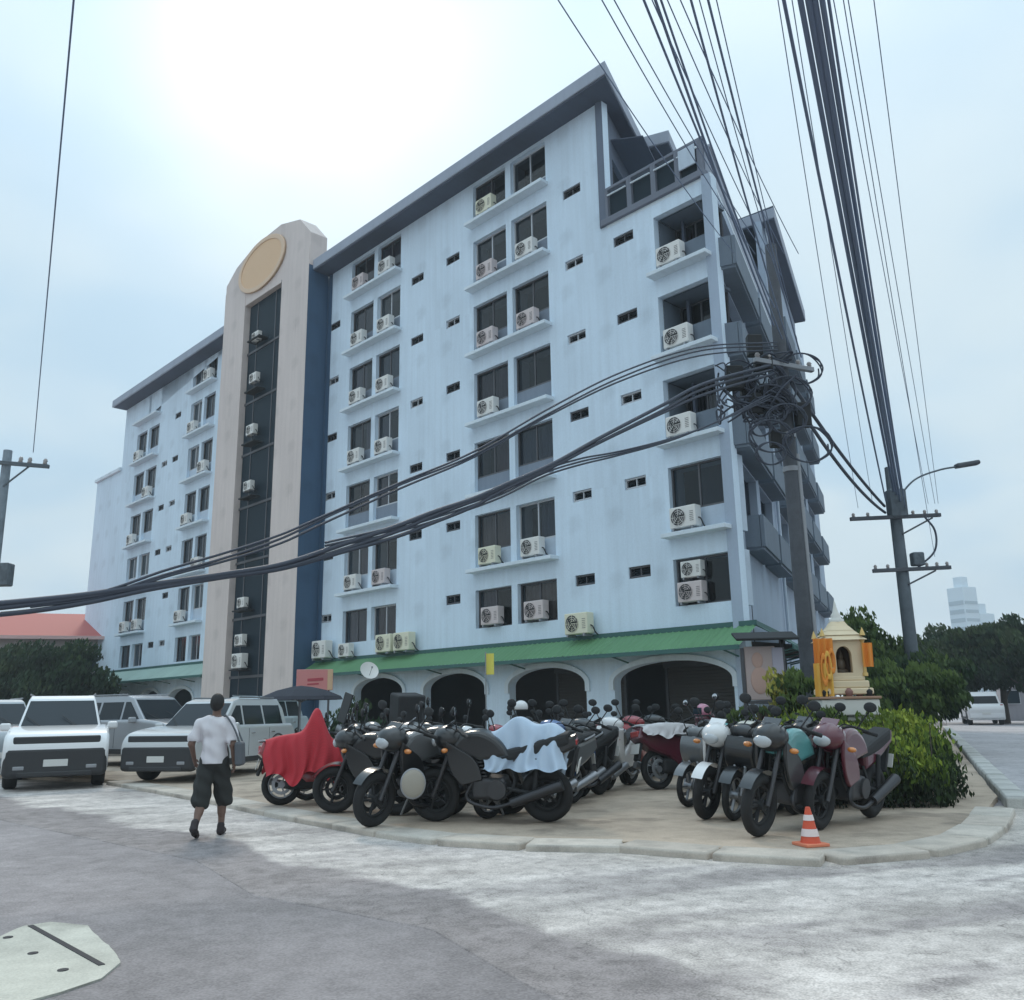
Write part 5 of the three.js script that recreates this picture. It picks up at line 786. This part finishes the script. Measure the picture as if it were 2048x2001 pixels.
// cloths thrown over motorcycles: a ridge along the bike that falls in folds on both sides
function drape(name, label, cat, mat, px, d, deg, fx, ridge, half, hem, folds, y0 = 0.07) {
  const q = at(px, 1414, d), o = thing(name, label, cat, [q.x, y0, q.z], deg * Math.PI / 180), [xa, xb] = fx;
  const g = sheet((u, v) => { const x = xa + (xb - xa) * u, t = (v - 0.5) * 2, a = Math.abs(t), top = ridge(u), w = half(u), b = hem(u, Math.sign(t)); const k = smooth(0.12, 0.55, a); const y = top - (top - b) * Math.pow(smooth(0.1, 1, a), 1.15) - 0.02 * Math.sin(x * 21 + a * 4) * a; const z = Math.sign(t) * (w * Math.pow(a, 0.55) + folds * a * Math.sin(x * 17 + 2 * Math.sign(t)) + folds * 0.6 * a * Math.sin(x * 41 + t * 3)); return [x + 0.03 * Math.sin(t * 9 + u * 6) * k, y, z]; }, 70, 44);
  mesh('cloth', g, mat, o); return o;
}
const clothMat = (r, g, b) => new THREE.MeshPhysicalMaterial({ color: lin(r, g, b), roughness: 0.8, side: THREE.DoubleSide, sheen: 0.3, map: T.cloth });
drape('motorcycle_cover', 'bright red cover draped over a scooter with its mirror poking up', 'cover', clothMat(0.52, 0.03, 0.045), 652, 13.5, 16, [-0.85, 0.8], (u) => 0.92 + 0.40 * Math.exp(-Math.pow((u - 0.44) / 0.085, 2)) + 0.08 * Math.sin(u * 6), (u) => 0.34 + 0.06 * Math.sin(u * 5), (u) => 0.40 + 0.09 * Math.sin(u * 19), 0.06);
drape('cloth_sheet', 'pale blue and white sheet thrown over a motorcycle, hanging to its wheel', 'sheet', clothMat(0.52, 0.64, 0.78), 1030, 11.12, 170, [-0.62, 0.36], (u) => 1.02 + 0.16 * Math.sin(u * 3.1) + 0.04 * Math.sin(u * 13), (u) => 0.30 + 0.05 * Math.sin(u * 7), (u, s) => s > 0 ? 0.78 - 0.1 * Math.sin(u * 8) - 0.36 * Math.exp(-Math.pow((u - 0.12) / 0.1, 2)) : 0.6, 0.045);
drape('cloth_sheet', 'small white cloth spread on the seat of the maroon scooter', 'sheet', clothMat(0.66, 0.64, 0.65), 1360, 15.15, 28, [-0.85, 0.2], (u) => 0.99 + 0.05 * Math.sin(u * 3), (u) => 0.2, (u) => 0.84 + 0.03 * Math.sin(u * 11), 0.02);
{ // helmets hung on mirrors and seats
  const helm = (px, py, d, m, label) => { const p = at(px, py, d), o = thing('helmet', label, 'helmet', [p.x, p.y, p.z], rr(0, 6)); const s = new THREE.SphereGeometry(0.14, 20, 14, 0, Math.PI * 2, 0, 2.0).scale(1.1, 1, 0.95); mesh('shell', s, m, o); mesh('visor', new THREE.SphereGeometry(0.146, 16, 8, -0.9, 1.8, 1.05, 0.75).scale(1.1, 1, 0.95).rotateY(Math.PI), M.darkGlass, o); mesh('edge', new THREE.TorusGeometry(0.128, 0.014, 8, 24).rotateX(Math.PI / 2).scale(1.1, 1, 0.95).translate(0, -0.055, 0), M.matt, o); };
  helm(722, 1500, 13.0, M.acWhite, 'white helmet hung on the black motorcycle beside the red cover'); helm(1438, 1468, 13.2, PB.white, 'white helmet on the motorcycle with white panels');
  helm(1405, 1425, 15.0, PB.pink, 'pink helmet on the maroon scooter with a pale seat'); helm(1535, 1465, 12.8, PB.white, 'white helmet on the cream scooter before the noticeboard'); helm(870, 1478, 13.3, PB.grey, 'grey helmet on the black scooter behind the sheeted motorcycle');
  helm(1042, 1415, 19, PB.white, 'white helmet in the shade of the third arch');
}
{ // spare disc-like lamp shade propped on the second motorcycle
  const p = at(826, 1568, 10.75), o = thing('headlamp_cover', 'dusty beige round cover on the front of the dark motorcycle', 'cover', [p.x, p.y, p.z], 0.25); mesh('disc', lathe([[0.001, 0.05], [0.09, 0.045], [0.135, 0.015], [0.14, 0], [0.12, -0.03], [0.001, -0.03]], 24).rotateX(Math.PI / 2).scale(1, 1.15, 1), std(0.34, 0.31, 0.26, 0.6), o); mesh('rim', new THREE.TorusGeometry(0.14, 0.012, 8, 28).scale(1, 1.15, 1), M.alloy, o);
}

// ---------------------------------------------------------------- the walking person (own frame: faces -z)
function sdf(field, c, size, res) {
  const mc = new MarchingCubes(res, new THREE.MeshStandardMaterial(), false, false, 400000), h = res / 2; mc.isolation = 0;
  for (let z = 0; z < res; z++) for (let y = 0; y < res; y++) for (let x = 0; x < res; x++) mc.field[z * res * res + y * res + x] = -field(c[0] + (x - h) / h * size, c[1] + (y - h) / h * size, c[2] + (z - h) / h * size);
  mc.update(); const n = mc.count, g = new THREE.BufferGeometry(), p = mc.positionArray.slice(0, n * 3), q = mc.normalArray.slice(0, n * 3);
  for (let i = 0; i < n; i++) for (let k = 0; k < 3; k++) p[i * 3 + k] = p[i * 3 + k] * size + c[k];
  g.setAttribute('position', new THREE.BufferAttribute(p, 3)); g.setAttribute('normal', new THREE.BufferAttribute(q, 3)); return g;
}
const cap = (a, b, ra, rb) => { const dx = b[0] - a[0], dy = b[1] - a[1], dz = b[2] - a[2], L = dx * dx + dy * dy + dz * dz; return (x, y, z) => { const t = clamp(((x - a[0]) * dx + (y - a[1]) * dy + (z - a[2]) * dz) / L); return Math.hypot(x - a[0] - dx * t, y - a[1] - dy * t, z - a[2] - dz * t) - (ra + (rb - ra) * t); }; };
const els = (c, r) => (x, y, z) => { const k = Math.hypot((x - c[0]) / r[0], (y - c[1]) / r[1], (z - c[2]) / r[2]); return (k - 1) * Math.min(...r); };
const blend = (list, k) => (x, y, z) => { let d = 9; for (const f of list) { const e = f(x, y, z), h = clamp(0.5 + 0.5 * (d - e) / k); d = d + (e - d) * h - k * h * (1 - h); } return d; };
{
  const q = at(434, 1414, 10.75), o = thing('person', 'person walking away in a white short sleeved shirt, dark knee length shorts and dark shoes', 'person', [q.x, 0.006, q.z], 0.12);
  o.scale.setScalar(0.915);
  const skin = std(0.17, 0.10, 0.075, 0.6);
  const J = { hl: [-0.09, 0.9, 0], hr: [0.09, 0.9, 0], kl: [-0.10, 0.50, 0.03], kr: [0.10, 0.50, -0.16], al: [-0.13, 0.15, 0.27], ar: [0.10, 0.10, -0.17], sl: [-0.185, 1.39, 0.01], sr: [0.185, 1.39, 0.01], el: [-0.285, 1.13, 0.03], er: [0.235, 1.11, 0.05], wl: [-0.27, 0.93, -0.12], wr: [0.245, 0.88, -0.03] };
  const body = blend([cap([0, 0.94, 0], [0, 1.12, 0], 0.125, 0.115), els([0, 1.3, 0], [0.165, 0.17, 0.11]), cap([-0.12, 1.38, 0.01], [0.12, 1.38, 0.01], 0.06, 0.06), cap([0, 1.4, 0.01], [0, 1.53, -0.01], 0.055, 0.05), cap(J.hl, J.kl, 0.085, 0.056), cap(J.kl, J.al, 0.056, 0.036), cap(J.hr, J.kr, 0.085, 0.056), cap(J.kr, J.ar, 0.056, 0.036), cap([-0.105, 0.40, 0.10], [-0.115, 0.3, 0.16], 0.052, 0.045), cap([0.10, 0.38, -0.13], [0.10, 0.28, -0.14], 0.052, 0.045), cap(J.sl, J.el, 0.047, 0.037), cap(J.el, J.wl, 0.038, 0.026), cap(J.sr, J.er, 0.047, 0.037), cap(J.er, J.wr, 0.038, 0.026), cap([-0.13, 0.12, 0.28], [-0.13, 0.06, 0.19], 0.035, 0.03), cap([0.10, 0.06, -0.15], [0.10, 0.045, -0.3], 0.035, 0.03)], 0.035);
  const parts = [sdf(body, [0, 0.86, 0], 0.9, 132)];
  const head = blend([els([0, 1.635, -0.015], [0.074, 0.105, 0.092]), els([0, 1.585, -0.055], [0.052, 0.06, 0.05]), cap([0, 1.62, -0.105], [0, 1.595, -0.122], 0.009, 0.014), els([-0.076, 1.625, 0], [0.012, 0.03, 0.02]), els([0.076, 1.625, 0], [0.012, 0.03, 0.02]), cap([-0.025, 1.565, -0.102], [0.025, 1.565, -0.102], 0.007, 0.007), cap([0, 1.56, 0.0], [0, 1.47, 0.0], 0.05, 0.052)], 0.014);
  parts.push(sdf(head, [0, 1.61, -0.01], 0.18, 84));
  for (const s of [-1, 1]) { // hands: palm, four curled fingers of unequal length, thumb from the palm's side
    const w = s < 0 ? J.wl : J.wr, f = s < 0 ? J.el : J.er, d = V(w[0] - f[0], w[1] - f[1], w[2] - f[2]).normalize(), a = V(0, 0, -1).addScaledVector(d, d.z).normalize(), n = V(-s, 0, 0).addScaledVector(d, s * d.x).normalize(), P = (u, v, k) => [w[0] + d.x * u + a.x * v + n.x * k, w[1] + d.y * u + a.y * v + n.y * k, w[2] + d.z * u + a.z * v + n.z * k];
    const L = [cap(P(-0.02, 0, 0), P(0.03, 0, 0), 0.026, 0.024), cap(P(0.03, 0.018, 0), P(0.075, 0.026, 0.004), 0.016, 0.014), cap(P(0.03, 0.006, 0), P(0.08, 0.009, 0.004), 0.016, 0.014), cap(P(0.03, -0.006, 0), P(0.078, -0.009, 0.004), 0.016, 0.014), cap(P(0.03, -0.018, 0), P(0.07, -0.026, 0.004), 0.015, 0.013)];
    [[0.028, 0.038], [0.0095, 0.044], [-0.0095, 0.041], [-0.028, 0.032]].forEach(([v, l], i) => { const b = 0.08 - (i === 0 ? 0.003 : i === 3 ? 0.010 : 0); L.push(cap(P(b, v, 0.004), P(b + l * 0.8, v * 1.05, 0.014), 0.0092, 0.0086), cap(P(b + l * 0.8, v * 1.05, 0.014), P(b + l * 1.1, v * 1.03, 0.040), 0.0086, 0.0076)); });
    L.push(cap(P(0.02, 0.022, 0.004), P(0.05, 0.045, 0.018), 0.013, 0.010), cap(P(0.05, 0.045, 0.018), P(0.078, 0.046, 0.030), 0.010, 0.008));
    const cc = P(0.05, 0, 0.01); parts.push(sdf(blend(L, 0.006), cc, 0.105, 66));
  }
  mesh('body', parts, skin, o);
  mesh('hair', sdf(((h) => (x, y, z) => Math.max(h(x, y, z), 1.585 - y - 0.06 * smooth(0.0, 0.08, z) + 0.09 * smooth(-0.02, -0.08, z)))(blend([els([0, 1.652, 0.0], [0.086, 0.108, 0.102]), els([0, 1.62, 0.05], [0.075, 0.09, 0.06])], 0.02)), [0, 1.64, 0], 0.16, 60), std(0.014, 0.012, 0.012, 0.7), o);
  const wav = (x, y, z) => 0.006 * Math.sin(y * 34 + x * 20) + 0.005 * Math.sin(x * 46 + z * 30 + y * 11);
  const torso = blend([cap([0, 0.80, 0.0], [0, 1.12, 0], 0.165, 0.15), els([0, 1.3, 0.0], [0.195, 0.19, 0.135]), cap([-0.15, 1.395, 0.01], [0.15, 1.395, 0.01], 0.066, 0.066), cap(J.sl, [-0.262, 1.19, 0.025], 0.066, 0.078), cap(J.sr, [0.226, 1.18, 0.04], 0.066, 0.078)], 0.03);
  mesh('shirt', sdf((x, y, z) => { const cut = Math.max(torso(x, y, z) + wav(x, y, z), 0.885 - y, Math.hypot(x, z - 0.0) < 0.07 && y > 1.44 ? 0.02 : -1); return Math.max(cut, Math.abs(x) > 0.212 ? 1.165 - y : -1); }, [0, 1.17, 0], 0.36, 84), std(0.66, 0.64, 0.67, 0.85, { side: THREE.DoubleSide }), o);
  const leg = blend([cap([0, 0.93, 0], [0, 0.99, 0], 0.15, 0.14), cap([-0.085, 0.88, 0], [-0.118, 0.44, 0.075], 0.108, 0.112), cap([0.085, 0.88, 0], [0.118, 0.44, -0.145], 0.108, 0.112)], 0.03);
  mesh('shorts', sdf((x, y, z) => Math.max(leg(x, y, z) + wav(x, y, z) * 1.3, 0.33 - y + 0.015 * Math.sin(x * 30), y - 0.985), [0, 0.68, -0.03], 0.38, 84), std(0.026, 0.028, 0.027, 0.85, { side: THREE.DoubleSide }), o);
  const shoe = (pts, rs) => sdf(blend([cap(pts[0], pts[1], rs[0], rs[1]), cap(pts[1], pts[2], rs[1], rs[2]), cap(pts[0], pts[3], rs[0], rs[3])], 0.02), pts[1], 0.22, 52);
  mesh('shoe', shoe([[-0.135, 0.13, 0.30], [-0.135, 0.075, 0.21], [-0.135, 0.032, 0.11], [-0.13, 0.2, 0.265]], [0.045, 0.042, 0.034, 0.048]), std(0.03, 0.022, 0.024, 0.7), o);
  mesh('shoe', shoe([[0.10, 0.048, -0.15], [0.10, 0.045, -0.26], [0.10, 0.036, -0.36], [0.10, 0.12, -0.16]], [0.046, 0.043, 0.034, 0.046]), std(0.03, 0.022, 0.024, 0.7), o);
  const b = thing('shoulder_bag', 'dark grey shoulder bag hanging at the walking person\'s hip', 'bag', [q.x, 0.006, q.z], 0.12), bm = std(0.10, 0.11, 0.125, 0.8); b.scale.setScalar(0.915);
  mesh('bag', rbox(0.10, 0.30, 0.26, 0.04, 0.325, 1.0, 0.04, 0, 0, 0.06), bm, b); mesh('strap', tube([[0.33, 1.14, 0.14], [0.25, 1.32, 0.13], [0.13, 1.475, 0.05], [0.1, 1.45, -0.08], [0.24, 1.3, -0.13], [0.335, 1.14, -0.06]], 0.012, 30), bm, b);
}
for (const o of Object.values(protoAC)) o.clear();
renderer.render(scene, camera);
